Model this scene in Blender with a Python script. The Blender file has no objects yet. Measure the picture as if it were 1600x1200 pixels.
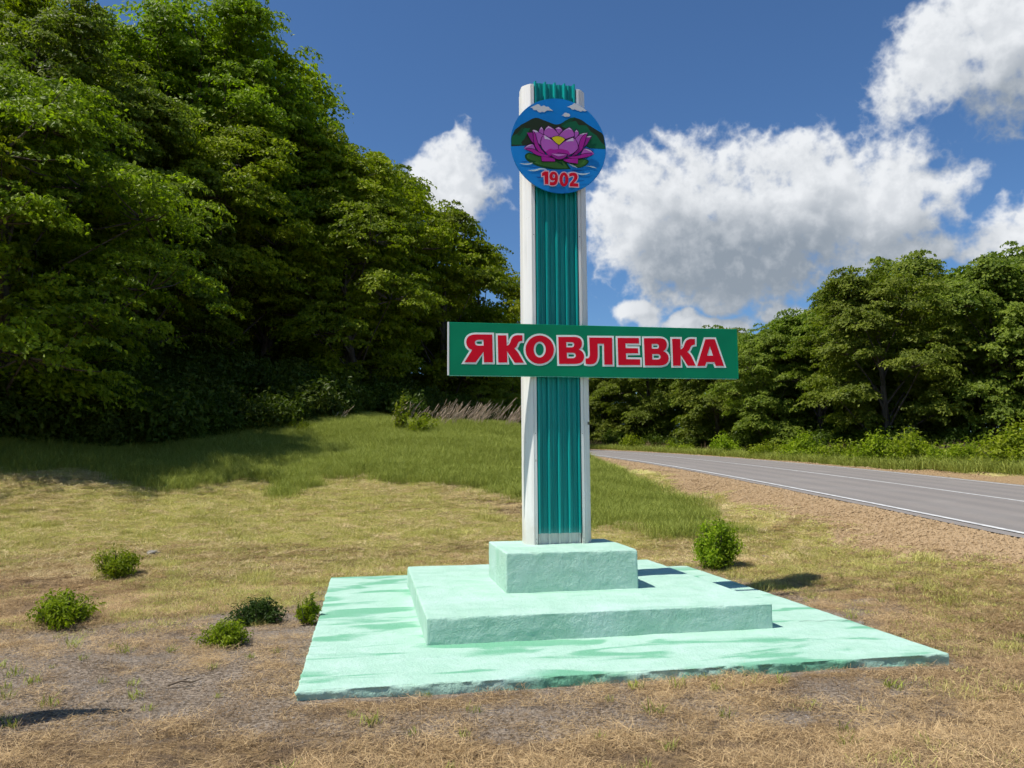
import bpy, bmesh, math, random
import numpy as np
from mathutils import Vector, Matrix

random.seed(7)
RNG = np.random.default_rng(7)
sc = bpy.context.scene
COL = sc.collection

# ------------------------------------------------------------------ camera
F_PX, PITCH, ROLL, CAM_H = 1227.1, 0.0944, -0.0065, 1.6
cp, sp = math.cos(PITCH), math.sin(PITCH)
Fv = Vector((0, cp, sp)); Uv = Vector((0, -sp, cp)); Rv = Vector((1, 0, 0))
cr, sr = math.cos(ROLL), math.sin(ROLL)
R2 = cr * Rv + sr * Uv
U2 = -sr * Rv + cr * Uv
cam_data = bpy.data.cameras.new('camera')
cam = bpy.data.objects.new('camera', cam_data)
COL.objects.link(cam)
cam.matrix_world = Matrix(((R2.x, U2.x, -Fv.x, 0), (R2.y, U2.y, -Fv.y, 0), (R2.z, U2.z, -Fv.z, CAM_H), (0, 0, 0, 1)))
cam_data.sensor_width = 36.0
cam_data.lens = 36.0 * F_PX / 1600.0
cam_data.clip_start = 0.1
cam_data.clip_end = 9000
sc.camera = cam

def ray(px, py):
    return Fv + R2 * ((px - 800) / F_PX) - U2 * ((py - 600) / F_PX)

# monument frame: a runs along its front, b goes back
YAW = 0.1817
MA = Vector((math.cos(YAW), math.sin(YAW), 0))
MB = Vector((-math.sin(YAW), math.cos(YAW), 0))
MP = Vector((0.114, 8.639, 0.68))

# ------------------------------------------------------------------ light
SUN_DIR = (MA * 0.56 + MB * 0.12 + Vector((0, 0, -1))).normalized()   # travel direction of the light
to_sun = -SUN_DIR
SUN_EL = math.asin(to_sun.z)
SUN_AZ = math.atan2(to_sun.x, to_sun.y)
sl = bpy.data.lights.new('sun', 'SUN')
sl.energy = 4.6
sl.angle = math.radians(0.53)
sl.color = (1.0, 0.95, 0.87)
so = bpy.data.objects.new('sun', sl)
COL.objects.link(so)
so.rotation_euler = to_sun.to_track_quat('Z', 'Y').to_euler()
so.location = (-20, -5, 40)

sc.view_settings.view_transform = 'Standard'
sc.view_settings.look = 'None'
sc.view_settings.gamma = 1.0
sc.view_settings.use_curve_mapping = False
sc.view_settings.exposure = 0.33
sc.cycles.max_bounces = 5
sc.cycles.diffuse_bounces = 2
sc.cycles.glossy_bounces = 2
sc.cycles.transmission_bounces = 2
sc.cycles.use_adaptive_sampling = True
sc.cycles.adaptive_threshold = 0.03

# ------------------------------------------------------------------ node helpers
class NT:
    def __init__(s, nt):
        s.nt = nt; s.n = nt.nodes; s.l = nt.links
    def new(s, t, **kw):
        n = s.n.new(t)
        for k, v in kw.items():
            setattr(n, k, v)
        return n
    def put(s, sock, v):
        if isinstance(v, bpy.types.NodeSocket):
            s.l.new(v, sock)
        else:
            sock.default_value = v
    def math(s, op, a, b=None, c=None, clamp=False):
        n = s.new('ShaderNodeMath', operation=op); n.use_clamp = clamp
        s.put(n.inputs[0], a)
        if b is not None: s.put(n.inputs[1], b)
        if c is not None: s.put(n.inputs[2], c)
        return n.outputs[0]
    def vmath(s, op, a, b=None, out=0):
        n = s.new('ShaderNodeVectorMath', operation=op)
        s.put(n.inputs[0], a)
        if b is not None:
            s.put(n.inputs[3 if op == 'SCALE' else 1], b)
        return n.outputs[out]
    def noise(s, vec, scale, detail=4, rough=0.55, dist=0.0, col=False):
        n = s.new('ShaderNodeTexNoise')
        if vec is not None: s.l.new(vec, n.inputs['Vector'])
        n.inputs['Scale'].default_value = scale
        n.inputs['Detail'].default_value = detail
        n.inputs['Roughness'].default_value = rough
        n.inputs['Distortion'].default_value = dist
        return n.outputs['Color' if col else 'Fac']
    def ss(s, v, a, b, lo=0.0, hi=1.0):
        n = s.new('ShaderNodeMapRange', interpolation_type='SMOOTHSTEP')
        s.put(n.inputs['Value'], v)
        s.put(n.inputs['From Min'], a); s.put(n.inputs['From Max'], b)
        s.put(n.inputs['To Min'], lo); s.put(n.inputs['To Max'], hi)
        return n.outputs['Result']
    def mix(s, f, a, b, mode='MIX'):
        n = s.new('ShaderNodeMix', data_type='RGBA', blend_type=mode)
        s.put(n.inputs[0], f)
        s.put(n.inputs[6], a if isinstance(a, bpy.types.NodeSocket) else (*a, 1))
        s.put(n.inputs[7], b if isinstance(b, bpy.types.NodeSocket) else (*b, 1))
        return n.outputs[2]
    def bump(s, h, strength=0.5, dist=0.02, normal=None):
        n = s.new('ShaderNodeBump')
        s.put(n.inputs['Height'], h)
        n.inputs['Strength'].default_value = strength
        n.inputs['Distance'].default_value = dist
        if normal is not None: s.l.new(normal, n.inputs['Normal'])
        return n.outputs['Normal']

def mat(name):
    m = bpy.data.materials.new(name)
    m.use_nodes = True
    t = NT(m.node_tree)
    b = t.n['Principled BSDF']
    return m, t, b

def simple(name, col, rough=0.5, metal=0.0, var=0.0, scale=8, bump=0.0, spec=0.5):
    m, t, b = mat(name)
    tc = t.new('ShaderNodeTexCoord').outputs['Object']
    if var:
        n = t.noise(tc, scale, 5)
        c2 = tuple(c * (1 - var) for c in col)
        c3 = tuple(min(1, c * (1 + var * .6)) for c in col)
        t.put(b.inputs['Base Color'], t.mix(t.ss(n, .3, .7), c2, c3))
    else:
        b.inputs['Base Color'].default_value = (*col, 1)
    b.inputs['Roughness'].default_value = rough
    b.inputs['Metallic'].default_value = metal
    b.inputs['Specular IOR Level'].default_value = spec
    if bump:
        t.put(b.inputs['Normal'], t.bump(t.noise(tc, scale * 4, 6), bump, .01))
    return m

# ------------------------------------------------------------------ sky with clouds
world = bpy.data.worlds.new('World')
sc.world = world
world.use_nodes = True
w = NT(world.node_tree)
bg = w.n['Background']
sky = w.new('ShaderNodeTexSky', sky_type='NISHITA')
sky.sun_disc = False
sky.sun_elevation = SUN_EL
sky.sun_rotation = SUN_AZ
sky.altitude = 200
sky.air_density = 1.0
sky.dust_density = 0.35
sky.ozone_density = 2.6
SKY_STRENGTH = 0.1

def az_el(px, py):
    d = ray(px, py).normalized()
    return math.atan2(d.x, d.y), math.asin(d.z)

grp = bpy.data.node_groups.new('cloud_density', 'ShaderNodeTree')
grp.interface.new_socket('Dir', in_out='INPUT', socket_type='NodeSocketVector')
grp.interface.new_socket('Density', in_out='OUTPUT', socket_type='NodeSocketFloat')
grp.interface.new_socket('Soft', in_out='OUTPUT', socket_type='NodeSocketFloat')
g = NT(grp)
gi = g.new('NodeGroupInput'); go = g.new('NodeGroupOutput')
gdir = gi.outputs[0]
# warp the direction a little, so that the masses get ragged outlines
wn = g.noise(gdir, 7.0, 3, .6, 0, True)
warp = g.vmath('SCALE', g.vmath('SUBTRACT', wn, (0.5, 0.5, 0.5)), 0.10)
wd = g.vmath('ADD', gdir, warp)
wn2 = g.noise(gdir, 30.0, 1, .6, 0, True)
wd = g.vmath('ADD', wd, g.vmath('SCALE', g.vmath('SUBTRACT', wn2, (0.5, 0.5, 0.5)), 0.03))
wd = g.vmath('NORMALIZE', wd)
sep = g.new('ShaderNodeSeparateXYZ'); g.l.new(wd, sep.inputs[0])
az = g.math('ARCTAN2', sep.outputs[0], sep.outputs[1])
el = g.math('ARCSINE', sep.outputs[2])
K = 1 / F_PX
blobs = []
for px, py, rx, ry, s in (
        (1060, 345, 170, 125, 1.05), (1225, 330, 185, 112, 1.05), (1150, 425, 185, 62, 1), (1365, 310, 115, 85, .95),
        (1465, 290, 62, 36, .7), (1340, 390, 90, 40, .7), (1000, 320, 100, 110, .95), (1120, 466, 85, 26, .7),
        (1500, 110, 115, 72, 1), (1610, 70, 150, 110, 1),
        (712, 290, 72, 72, 1), (730, 238, 32, 42, .8), (645, 280, 60, 50, .8),
        (995, 500, 50, 24, 1), (1105, 514, 75, 18, 1), (1225, 492, 45, 28, 1),
        (1455, 385, 75, 28, .9), (1610, 385, 80, 48, 1)):
    a0, e0 = az_el(px, py)
    blobs.append((a0, e0, rx * K / math.cos(e0), ry * K, s))
field = None
for a0, e0, ra, re, s in blobs:
    da = g.math('MULTIPLY', g.math('SUBTRACT', az, a0), 1 / ra)
    de = g.math('MULTIPLY', g.math('SUBTRACT', el, e0), 1 / re)
    q = g.math('ADD', g.math('MULTIPLY', da, da), g.math('MULTIPLY', de, de))
    v = g.math('MULTIPLY', g.math('SUBTRACT', 1.12, q), s)
    field = v if field is None else g.math('SMOOTH_MAX', field, v, 0.35)
# the same fair-weather clouds all round the rest of the sky
rest = g.noise(gdir, 2.6, 2, .5)
rest = g.math('MULTIPLY', g.math('SUBTRACT', rest, .56), 11.0)
rest = g.math('SUBTRACT', rest, g.math('MULTIPLY', g.ss(g.math('ABSOLUTE', az), 1.05, .72), 6.0))
rest = g.math('SUBTRACT', rest, g.ss(g.math('ABSOLUTE', g.math('SUBTRACT', el, .35)), .15, .5, 0, 2.0))
field = g.math('MAXIMUM', field, rest)
field = g.math('MINIMUM', g.math('MAXIMUM', field, -1.6), 1.5)
n1 = g.noise(gdir, 10.0, 7, .58)
nb_ = g.noise(gdir, 26.0, 4, .55)
puff = g.math('SUBTRACT', 0.30, g.math('MULTIPLY', g.math('ABSOLUTE', g.math('SUBTRACT', nb_, .5)), 3.2))
dens = g.math('ADD', field, g.math('MULTIPLY', g.math('SUBTRACT', n1, .5), 3.1))
dens = g.math('ADD', dens, g.math('MULTIPLY', puff, 1.15))
g.put(go.inputs[0], dens)
g.put(go.inputs[1], field)

tc = w.new('ShaderNodeTexCoord')
def dnode(vec):
    n = w.new('ShaderNodeGroup'); n.node_tree = grp
    w.l.new(vec, n.inputs[0])
    return n.outputs[0], n.outputs[1]
vdir = tc.outputs['Generated']
d0, f0 = dnode(vdir)
light_to = Vector((-0.55, -0.1, 0.83)).normalized()
d1, f1 = dnode(w.vmath('ADD', vdir, tuple(light_to * 0.018)))
d2, f2 = dnode(w.vmath('ADD', vdir, tuple(light_to * 0.075)))
alpha = w.ss(d0, -0.05, 0.95)
# lit where less cloud stands towards the sun, grey where much does
lit1 = w.ss(w.math('SUBTRACT', d0, d1), -0.5, 0.9)
thick = w.ss(w.math('ADD', f2, w.math('MULTIPLY', w.math('SUBTRACT', w.noise(vdir, 9.0, 3, .5), .5), 2.5)), 0.0, 1.7)
core = w.ss(f2, 0.3, 1.15)
shade = w.math('MULTIPLY', w.math('ADD', w.math('MULTIPLY', thick, .45), w.math('MULTIPLY', core, .66)), 1.0)
bright = w.math('ADD', w.math('MULTIPLY', w.math('SUBTRACT', 1.0, shade), .72), w.math('MULTIPLY', lit1, .30), clamp=True)
ccol = w.mix(bright, (0.225, 0.265, 0.315), (0.68, 0.70, 0.725))
ccol = w.vmath('SCALE', ccol, 1.0 / SKY_STRENGTH)
skyc = w.mix(1.0, sky.outputs[0], (0.50, 0.70, 0.90), 'MULTIPLY')
final = w.mix(alpha, skyc, ccol)
w.l.new(final, bg.inputs['Color'])
bg.inputs['Strength'].default_value = SKY_STRENGTH
world.cycles.sampling_method = 'MANUAL'
world.cycles.sample_map_resolution = 512

# ------------------------------------------------------------------ numpy noise
_P = RNG.permutation(256); _P = np.concatenate([_P, _P, _P])
_G = RNG.uniform(-1, 1, 256)
def vnoise(x, y, z=0.0):
    x, y, z = np.broadcast_arrays(np.asarray(x, float), np.asarray(y, float), np.asarray(z, float))
    xi = np.floor(x).astype(int); yi = np.floor(y).astype(int); zi = np.floor(z).astype(int)
    xf = x - xi; yf = y - yi; zf = z - zi
    u = xf * xf * (3 - 2 * xf); v = yf * yf * (3 - 2 * yf); t = zf * zf * (3 - 2 * zf)
    def h(i, j, k):
        return _G[_P[(_P[(_P[i & 255] + j) & 255] + k) & 255]]
    def L(a, b, s): return a + (b - a) * s
    a = L(L(h(xi, yi, zi), h(xi + 1, yi, zi), u), L(h(xi, yi + 1, zi), h(xi + 1, yi + 1, zi), u), v)
    b = L(L(h(xi, yi, zi + 1), h(xi + 1, yi, zi + 1), u), L(h(xi, yi + 1, zi + 1), h(xi + 1, yi + 1, zi + 1), u), v)
    return L(a, b, t)
def fbm(x, y, z=0.0, o=4, r=.5):
    s = 0; a = 1; f = 1
    for k in range(o):
        s = s + a * vnoise(np.asarray(x) * f + 17.3 * k, np.asarray(y) * f + 5.1 * k, np.asarray(z) * f)
        a *= r; f *= 2.03
    return s
def sstep(v, a, b):
    t = np.clip((v - a) / (b - a), 0, 1)
    return t * t * (3 - 2 * t)

# ------------------------------------------------------------------ road line and terrain heights
RX0, RTH, RK1, RK2, RZ0, RZ1, RZ2, RW, RBANK = 10.303, -.08989, -6e-5, -2.3e-4, .3688, .05416, -2.0e-4, 3.709, -.0344
def road_line():
    ds = .25
    S = np.arange(0, 104, ds)
    T = RTH + RK1 * S + RK2 * S * S
    x = RX0 + np.cumsum(np.sin(T)) * ds; y = 8 + np.cumsum(np.cos(T)) * ds
    z = RZ0 + RZ1 * S + RZ2 * S * S
    nb = int(60 / ds)
    sb = np.arange(nb, 0, -1) * ds
    xb = x[0] - np.sin(T[0]) * sb; yb = y[0] - np.cos(T[0]) * sb
    zb = z[0] - RZ1 * np.minimum(sb, 14) * .6
    Tb = np.full(nb, T[0])
    return np.concatenate([xb, x]), np.concatenate([yb, y]), np.concatenate([zb, z]), np.concatenate([Tb, T])
LX, LY, LZ, LT = road_line()
def road_near(x, y):
    """signed offset from the road's centre line (minus = towards the monument) and road height there"""
    x = np.asarray(x, float).ravel(); y = np.asarray(y, float).ravel()
    off = np.empty(len(x)); zz = np.empty(len(x))
    step = 2
    A = np.stack([LX[::step], LY[::step]], 1)
    for i in range(0, len(x), 20000):
        P = np.stack([x[i:i + 20000], y[i:i + 20000]], 1)
        d = ((P[:, None, :] - A[None]) ** 2).sum(2)
        k = d.argmin(1) * step
        k = np.minimum(k, len(LX) - 1)
        T = LT[k]
        dx = P[:, 0] - LX[k]; dy = P[:, 1] - LY[k]
        along = dx * np.sin(T) + dy * np.cos(T)
        o = dx * np.cos(T) - dy * np.sin(T)
        kf = np.clip(k + along / .25, 0, len(LX) - 1)
        far = np.abs(along) > 2
        dist = np.sqrt(d.min(1))
        off[i:i + 20000] = np.where(far, np.sign(o) * np.maximum(dist, 8), o)
        zz[i:i + 20000] = np.interp(kf, np.arange(len(LZ)), LZ)
    return off, zz

CP = []
for x in (-8, -5, -2, 1, 3.5):
    for y in (-6, 0, 4, 8, 11.5):
        CP.append((x, y, 0))
CP += [(-12, 8, .2), (-14, 12, .6), (-14, 0, .2), (-9, 13, .25), (-9, 16, .85), (-11, 18, 1.5), (-4, 14.5, .32), (0, 14.5, .25), (3, 14, .2), (4.5, 12, .12),
       (5, 5, .15), (4.6, 9, .12), (-4, 18, 1.0), (0, 18, .85), (2.6, 18, .6), (-4, 23, 1.95), (0, 23, 1.75), (2.6, 23, 1.1),
       (-7, 21, 1.75), (-6, 27, 2.65), (-2, 29, 2.85), (.3, 28, 2.7), (2.7, 27, 1.7), (-3, 36, 2.9), (1, 38, 2.3), (-2, 60, 3.0),
       (-12, 23, 2.4), (-15, 17, 2.2), (-16, 26, 5.5), (-11, 31, 4.6), (-22, 22, 7), (-22, 34, 10), (-14, 42, 8.5), (-34, 34, 15), (-26, 50, 16), (-8, 52, 5.5),
       (-45, 50, 21), (-30, 75, 18), (-12, 78, 7), (-60, 80, 24), (-30, 5, 4), (-40, 15, 13), (-30, -20, 1), (0, -30, -.3), (-60, -40, 2),
       (20, 22, 1.1), (22, 40, 1.6), (14, 60, 2.4), (40, 30, 1.2), (40, 70, 2.5), (4, 90, 3.3), (30, 110, 4), (70, 60, 2), (30, -10, .1), (60, -40, 0), (-20, 120, 10), (80, 120, 4)]
for k in range(0, len(LX), 24):
    CP.append((LX[k], LY[k], LZ[k] - .1))
CP = np.array(CP, float)
def _phi(r): return np.sqrt(r * r + 4.0)
_D = np.hypot(CP[:, None, 0] - CP[None, :, 0], CP[:, None, 1] - CP[None, :, 1])
_n = len(CP)
_A = np.zeros((_n + 1, _n + 1)); _A[:_n, :_n] = _phi(_D) - np.eye(_n) * .25; _A[:_n, _n] = 1; _A[_n, :_n] = 1
_w = np.linalg.solve(_A, np.append(CP[:, 2], 0))
def height(x, y, micro=True):
    shp = np.shape(x)
    x = np.asarray(x, float).ravel(); y = np.asarray(y, float).ravel()
    cx = np.clip(x, -90, 110); cy = np.clip(y, -50, 150)
    z = np.empty(len(x))
    for i in range(0, len(x), 20000):
        d = np.hypot(cx[i:i + 20000, None] - CP[None, :, 0], cy[i:i + 20000, None] - CP[None, :, 1])
        z[i:i + 20000] = _phi(d) @ _w[:_n] + _w[_n]
    # level ground about the monument
    dm = np.hypot((x - 0.4) / 5.6, (y - 8) / 5.2)
    z = z * sstep(dm, .75, 1.25)
    off, rz = road_near(x, y)
    ao = np.abs(off)
    bank = rz + RBANK * np.clip(off, -RW, RW)
    # shoulder: level beside the asphalt, then sloping off
    k = sstep(ao, RW + .35, RW + 2.6)
    sh = bank - .014 + np.where(off > 0, .045, -.02) * np.clip(ao - RW, 0, 1.6)
    z = sh * (1 - k) + z * k
    if micro:
        far = sstep(ao, RW + .3, RW + 1.2)
        near_m = sstep(dm, .55, .8)
        z = z + far * (fbm(x * .35, y * .35, 2, 3) * .10 * near_m + fbm(x * 1.6, y * 1.6, 5, 3) * .034 * (.35 + .65 * near_m))
    return z.reshape(shp)
def gz(x, y): return float(height(np.array([x]), np.array([y]), True)[0])

# zones on the ground (where bare soil, mown straw, tall grass and gravel lie)
def to_m(x, y):
    dx = x - MP.x; dy = y - MP.y
    return dx * MA.x + dy * MA.y, dx * MB.x + dy * MB.y
def zones(x, y):
    x = np.asarray(x, float); y = np.asarray(y, float)
    u, v = to_m(x, y)
    off, _ = road_near(x, y)
    off = off.reshape(x.shape)
    n1 = fbm(x * .8, y * .8, 1, 4); n2 = fbm(x * .3, y * .3, 9, 3); n3 = fbm(x * 3, y * 3, 4, 3)
    # bare gravelly soil beside and round the slab
    ru = np.maximum(np.abs(u - .327) - 2.448, 0); rv = np.maximum(np.abs(v + .38) - 2.554, 0)
    dslab = np.hypot(ru, rv)
    bare = 1 - sstep(dslab - .35 * sstep(u, 2.6, 3.0) * sstep(-v, 2.5, 1) + n1 * .45, .1, .8)
    patch = .92 * (1 - sstep(np.hypot((u + 3.1) / 2.0, (v + 1.25) / 2.2) + n1 * .28, .6, 1.15))
    bare = np.maximum(bare * np.where(v < -3, .35, .75), patch)
    patch2 = 1 - sstep(np.hypot((u - .8) / 2.6, (v + 3.5) / .55) + n1 * .4, .5, 1.2)
    bare = np.maximum(bare, patch2 * .7)
    gravel = 1 - sstep(np.abs(off) + np.where(off > 0, .55, .3) + n1 * .35 + n3 * .1, RW + 1.35, RW + 1.95)
    # boundary of the unmown grass, further back
    yb = np.interp(x, [-14, -9, -6, -3, -.5, 1.2, 3, 5.5], [17.5, 17.6, 18.2, 18.4, 17.2, 15.4, 14.6, 14.2])
    tall = sstep(y - yb + n1 * .9, -.6, .6) * (1 - sstep(np.abs(off) * 0 + (RW + 2.05 - np.abs(off)), -.3, .3))
    # greenness of the mown part: fresh in the middle distance, dry in front
    green = sstep(y + n2 * 2.5 + np.abs(x - 1) * .12, 8.5, 13.0) * (.80 + .6 * n2 + .35 * n1)
    green = green + sstep(u, 2.9, 5.2) * sstep(v, -3.5, -1.0) * .55
    dry = sstep(fbm(x * .22, y * .45, 3, 3), .05, .55) * sstep(y, 12, 14)
    green = np.clip(green * (1 - .5 * dry) + .04 + .12 * np.clip(n1, 0, 1), 0, 1)
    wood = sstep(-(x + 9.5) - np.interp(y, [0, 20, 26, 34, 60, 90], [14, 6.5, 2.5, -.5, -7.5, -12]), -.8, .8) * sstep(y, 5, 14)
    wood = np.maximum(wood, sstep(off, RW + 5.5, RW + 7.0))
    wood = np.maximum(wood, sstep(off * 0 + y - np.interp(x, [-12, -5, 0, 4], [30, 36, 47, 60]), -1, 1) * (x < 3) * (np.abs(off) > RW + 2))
    return dict(bare=np.clip(bare, 0, 1), gravel=np.clip(gravel, 0, 1), tall=tall, green=green, wood=np.clip(wood, 0, 1), off=off, dslab=dslab)

# ------------------------------------------------------------------ object helpers
def link(name, me, m=None, parent=None):
    o = bpy.data.objects.new(name, me)
    COL.objects.link(o)
    if m is not None and me is not None and len(me.materials) == 0:
        me.materials.append(m)
    if parent is not None: o.parent = parent
    return o
def tag(o, label=None, cat=None, group=None, kind=None):
    if label: o['label'] = label
    if cat: o['category'] = cat
    if group: o['group'] = group
    if kind: o['kind'] = kind
    return o
def empty(name, loc=(0, 0, 0), rz=0.0):
    o = bpy.data.objects.new(name, None)
    o.empty_display_size = .2
    COL.objects.link(o); o.location = loc; o.rotation_euler.z = rz
    return o
def mesh_np(name, V, Fc, smooth=False, attrs=None, cattrs=None):
    me = bpy.data.meshes.new(name)
    V = np.ascontiguousarray(V, np.float32); Fc = np.ascontiguousarray(Fc, np.int32)
    nf, k = Fc.shape
    me.vertices.add(len(V)); me.vertices.foreach_set('co', V.ravel())
    me.loops.add(nf * k); me.loops.foreach_set('vertex_index', Fc.ravel())
    me.polygons.add(nf); me.polygons.foreach_set('loop_start', np.arange(0, nf * k, k, dtype=np.int32))
    me.polygons.foreach_set('use_smooth', np.full(nf, smooth))
    for n, a in (attrs or {}).items():
        at = me.attributes.new(n, 'FLOAT', 'POINT'); at.data.foreach_set('value', np.ascontiguousarray(a, np.float32))
    for n, a in (cattrs or {}).items():
        at = me.attributes.new(n, 'FLOAT_COLOR', 'POINT'); at.data.foreach_set('color', np.ascontiguousarray(a, np.float32).ravel())
    me.update(calc_edges=True)
    return me
def bm_mesh(name, bm, smooth=False):
    me = bpy.data.meshes.new(name); bm.normal_update(); bm.to_mesh(me); bm.free()
    if smooth: me.polygons.foreach_set('use_smooth', [True] * len(me.polygons))
    return me
def box_bm(bm, x0, x1, y0, y1, z0, z1):
    v = [bm.verts.new(p) for p in ((x0, y0, z0), (x1, y0, z0), (x1, y1, z0), (x0, y1, z0), (x0, y0, z1), (x1, y0, z1), (x1, y1, z1), (x0, y1, z1))]
    for f in ((0, 3, 2, 1), (4, 5, 6, 7), (0, 1, 5, 4), (1, 2, 6, 5), (2, 3, 7, 6), (3, 0, 4, 7)):
        bm.faces.new([v[i] for i in f])

# ------------------------------------------------------------------ ground
def ground_material():
    m, t, b = mat('meadow_soil')
    co = t.new('ShaderNodeNewGeometry').outputs['Position']
    def A(n): return t.new('ShaderNodeAttribute', attribute_name=n).outputs['Fac']
    fine = t.noise(co, 38, 8, .7); mid = t.noise(co, 6, 6, .6); big = t.noise(co, .9, 5, .6)
    # stretched fibres of cut grass
    mp = t.new('ShaderNodeMapping'); mp.inputs['Scale'].default_value = (14, 70, 20); mp.inputs['Rotation'].default_value = (0, 0, .5)
    t.l.new(co, mp.inputs['Vector'])
    fib = t.noise(mp.outputs[0], 1.0, 5, .7, 1.2)
    straw = t.mix(t.ss(fib, .35, .68), (.15, .095, .05), (.46, .32, .155))
    straw = t.mix(t.ss(t.math('ADD', t.math('MULTIPLY', mid, .5), t.math('MULTIPLY', t.noise(co, 2.2, 5, .65), .5)), .42, .6), straw, t.mix(t.ss(fine, .3, .7), (.09, .062, .045), (.27, .195, .125)))
    soil = t.mix(t.ss(fine, .38, .62), (.11, .082, .056), (.42, .34, .255))
    peb = t.new('ShaderNodeTexVoronoi'); peb.inputs['Scale'].default_value = 60; t.l.new(co, peb.inputs['Vector'])
    soil = t.mix(t.math('MULTIPLY', t.ss(peb.outputs['Distance'], .25, .05), .45), soil, (.40, .36, .32))
    soil = t.mix(t.math('MULTIPLY', t.ss(big, .45, .65), .5), soil, (.34, .29, .235))
    green = t.mix(t.ss(fine, .3, .7), (.22, .215, .045), (.56, .50, .18))
    green = t.mix(t.ss(mid, .4, .7), green, (.56, .46, .22))
    grav = t.mix(t.ss(fine, .3, .7), (.22, .145, .075), (.43, .305, .165))
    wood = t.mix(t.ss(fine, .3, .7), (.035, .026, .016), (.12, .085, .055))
    c = t.mix(t.ss(t.math('ADD', A('green'), t.math('MULTIPLY', t.math('SUBTRACT', mid, .5), .7)), .15, .75), straw, green)
    c = t.mix(t.ss(t.math('ADD', A('bare'), t.math('MULTIPLY', t.math('SUBTRACT', mid, .5), .9)), .3, .75), c, soil)
    c = t.mix(A('tall'), c, (.14, .155, .035))
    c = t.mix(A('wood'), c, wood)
    c = t.mix(t.ss(t.math('ADD', A('gravel'), t.math('MULTIPLY', t.math('SUBTRACT', fine, .5), .8)), .3, .7), c, grav)
    t.put(b.inputs['Base Color'], c)
    b.inputs['Roughness'].default_value = .95
    b.inputs['Specular IOR Level'].default_value = .15
    hgt = t.math('ADD', t.math('MULTIPLY', fib, .5), t.math('ADD', fine, t.math('MULTIPLY', mid, .8)))
    t.put(b.inputs['Normal'], t.bump(hgt, .9, .03))
    return m
def axis(fine0, fine1, step, mid0, mid1, mstep, lo, hi):
    a = list(np.arange(fine0, fine1 + 1e-6, step))
    def grow(start, mid_end, end, sgn):
        out = []; x = start; s = step
        while (x < end) if sgn > 0 else (x > end):
            s = min(s * 1.09, mstep) if ((x < mid_end) if sgn > 0 else (x > mid_end)) else s * 1.25
            x += sgn * s; out.append(x)
        return out
    return np.array(grow(fine0, mid0, lo, -1)[::-1] + a + grow(fine1, mid1, hi, 1))
gx = axis(-7, 9, .075, -60, 60, .8, -4000, 4000)
gy = axis(2.5, 14, .075, -30, 110, .7, -3000, 5000)
GX, GY = np.meshgrid(gx, gy)
GZ = height(GX, GY)
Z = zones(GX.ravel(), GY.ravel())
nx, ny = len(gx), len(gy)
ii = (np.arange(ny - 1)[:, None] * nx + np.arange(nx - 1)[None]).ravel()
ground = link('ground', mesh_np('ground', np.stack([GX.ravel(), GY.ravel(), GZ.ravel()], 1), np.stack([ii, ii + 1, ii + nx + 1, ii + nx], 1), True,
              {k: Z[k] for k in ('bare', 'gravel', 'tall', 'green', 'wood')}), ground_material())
tag(ground, kind='structure')

# ------------------------------------------------------------------ road
def strip(o0, o1, lift, i0=0, i1=None, nseg=6, wob=0.0):
    i1 = i1 or len(LX)
    idx = np.arange(i0, i1, 2)
    offs = np.linspace(o0, o1, nseg + 1)
    T = LT[idx][:, None]
    O = offs[None] + np.zeros((len(idx), 1))
    if wob:
        O[:, 0] += vnoise(idx * .35, idx * 0 + 3.3) * wob; O[:, -1] += vnoise(idx * .35, idx * 0 + 7.7) * wob
    X = LX[idx][:, None] + O * np.cos(T); Y = LY[idx][:, None] - O * np.sin(T)
    Zz = LZ[idx][:, None] + RBANK * np.clip(O, -RW, RW) + lift
    V = np.stack([X, Y, Zz], 2).reshape(-1, 3)
    k = nseg + 1
    q = (np.arange(len(idx) - 1)[:, None] * k + np.arange(nseg)[None]).ravel()
    return V, np.stack([q, q + 1, q + k + 1, q + k], 1)
def asphalt():
    m, t, b = mat('asphalt')
    co = t.new('ShaderNodeNewGeometry').outputs['Position']
    att = t.new('ShaderNodeAttribute', attribute_name='across').outputs['Fac']
    f = t.noise(co, 130, 3, .7); l = t.noise(co, .8, 5, .6)
    c = t.mix(t.ss(f, .3, .7), (.175, .155, .138), (.285, .258, .23))
    # wheel tracks polished a little darker, dusty middle
    tr = t.math('ABSOLUTE', t.math('SINE', t.math('MULTIPLY', att, 3.4)))
    c = t.mix(t.math('MULTIPLY', t.ss(t.math('ADD', tr, t.math('MULTIPLY', l, .5)), .7, 1.3), .4), c, (.15, .14, .132))
    c = t.mix(t.math('MULTIPLY', t.ss(l, .5, .75), .35), c, (.31, .285, .255))
    t.put(b.inputs['Base Color'], c)
    b.inputs['Roughness'].default_value = .8
    t.put(b.inputs['Normal'], t.bump(f, .5, .006))
    return m
V, Fq = strip(-RW - .22, RW + .22, 0, nseg=12, wob=.05)
acr = np.tile(np.linspace(-RW, RW, 13), len(V) // 13)
road = link('road', mesh_np('road', V, Fq, True, {'across': acr}), asphalt())
tag(road, kind='structure')
M_PAINT = simple('road_paint', (.62, .62, .60), .6, var=.25, scale=9)
for o0 in (-RW + .02, RW - .14):
    V, Fq = strip(o0, o0 + .12, .006, nseg=1)
    tag(link('edge_line', mesh_np('edge_line', V, Fq), M_PAINT, road))
V, Fq = strip(-.05, .06, .006, nseg=1)
tag(link('centre_line', mesh_np('centre_line', V, Fq), M_PAINT, road))

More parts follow.
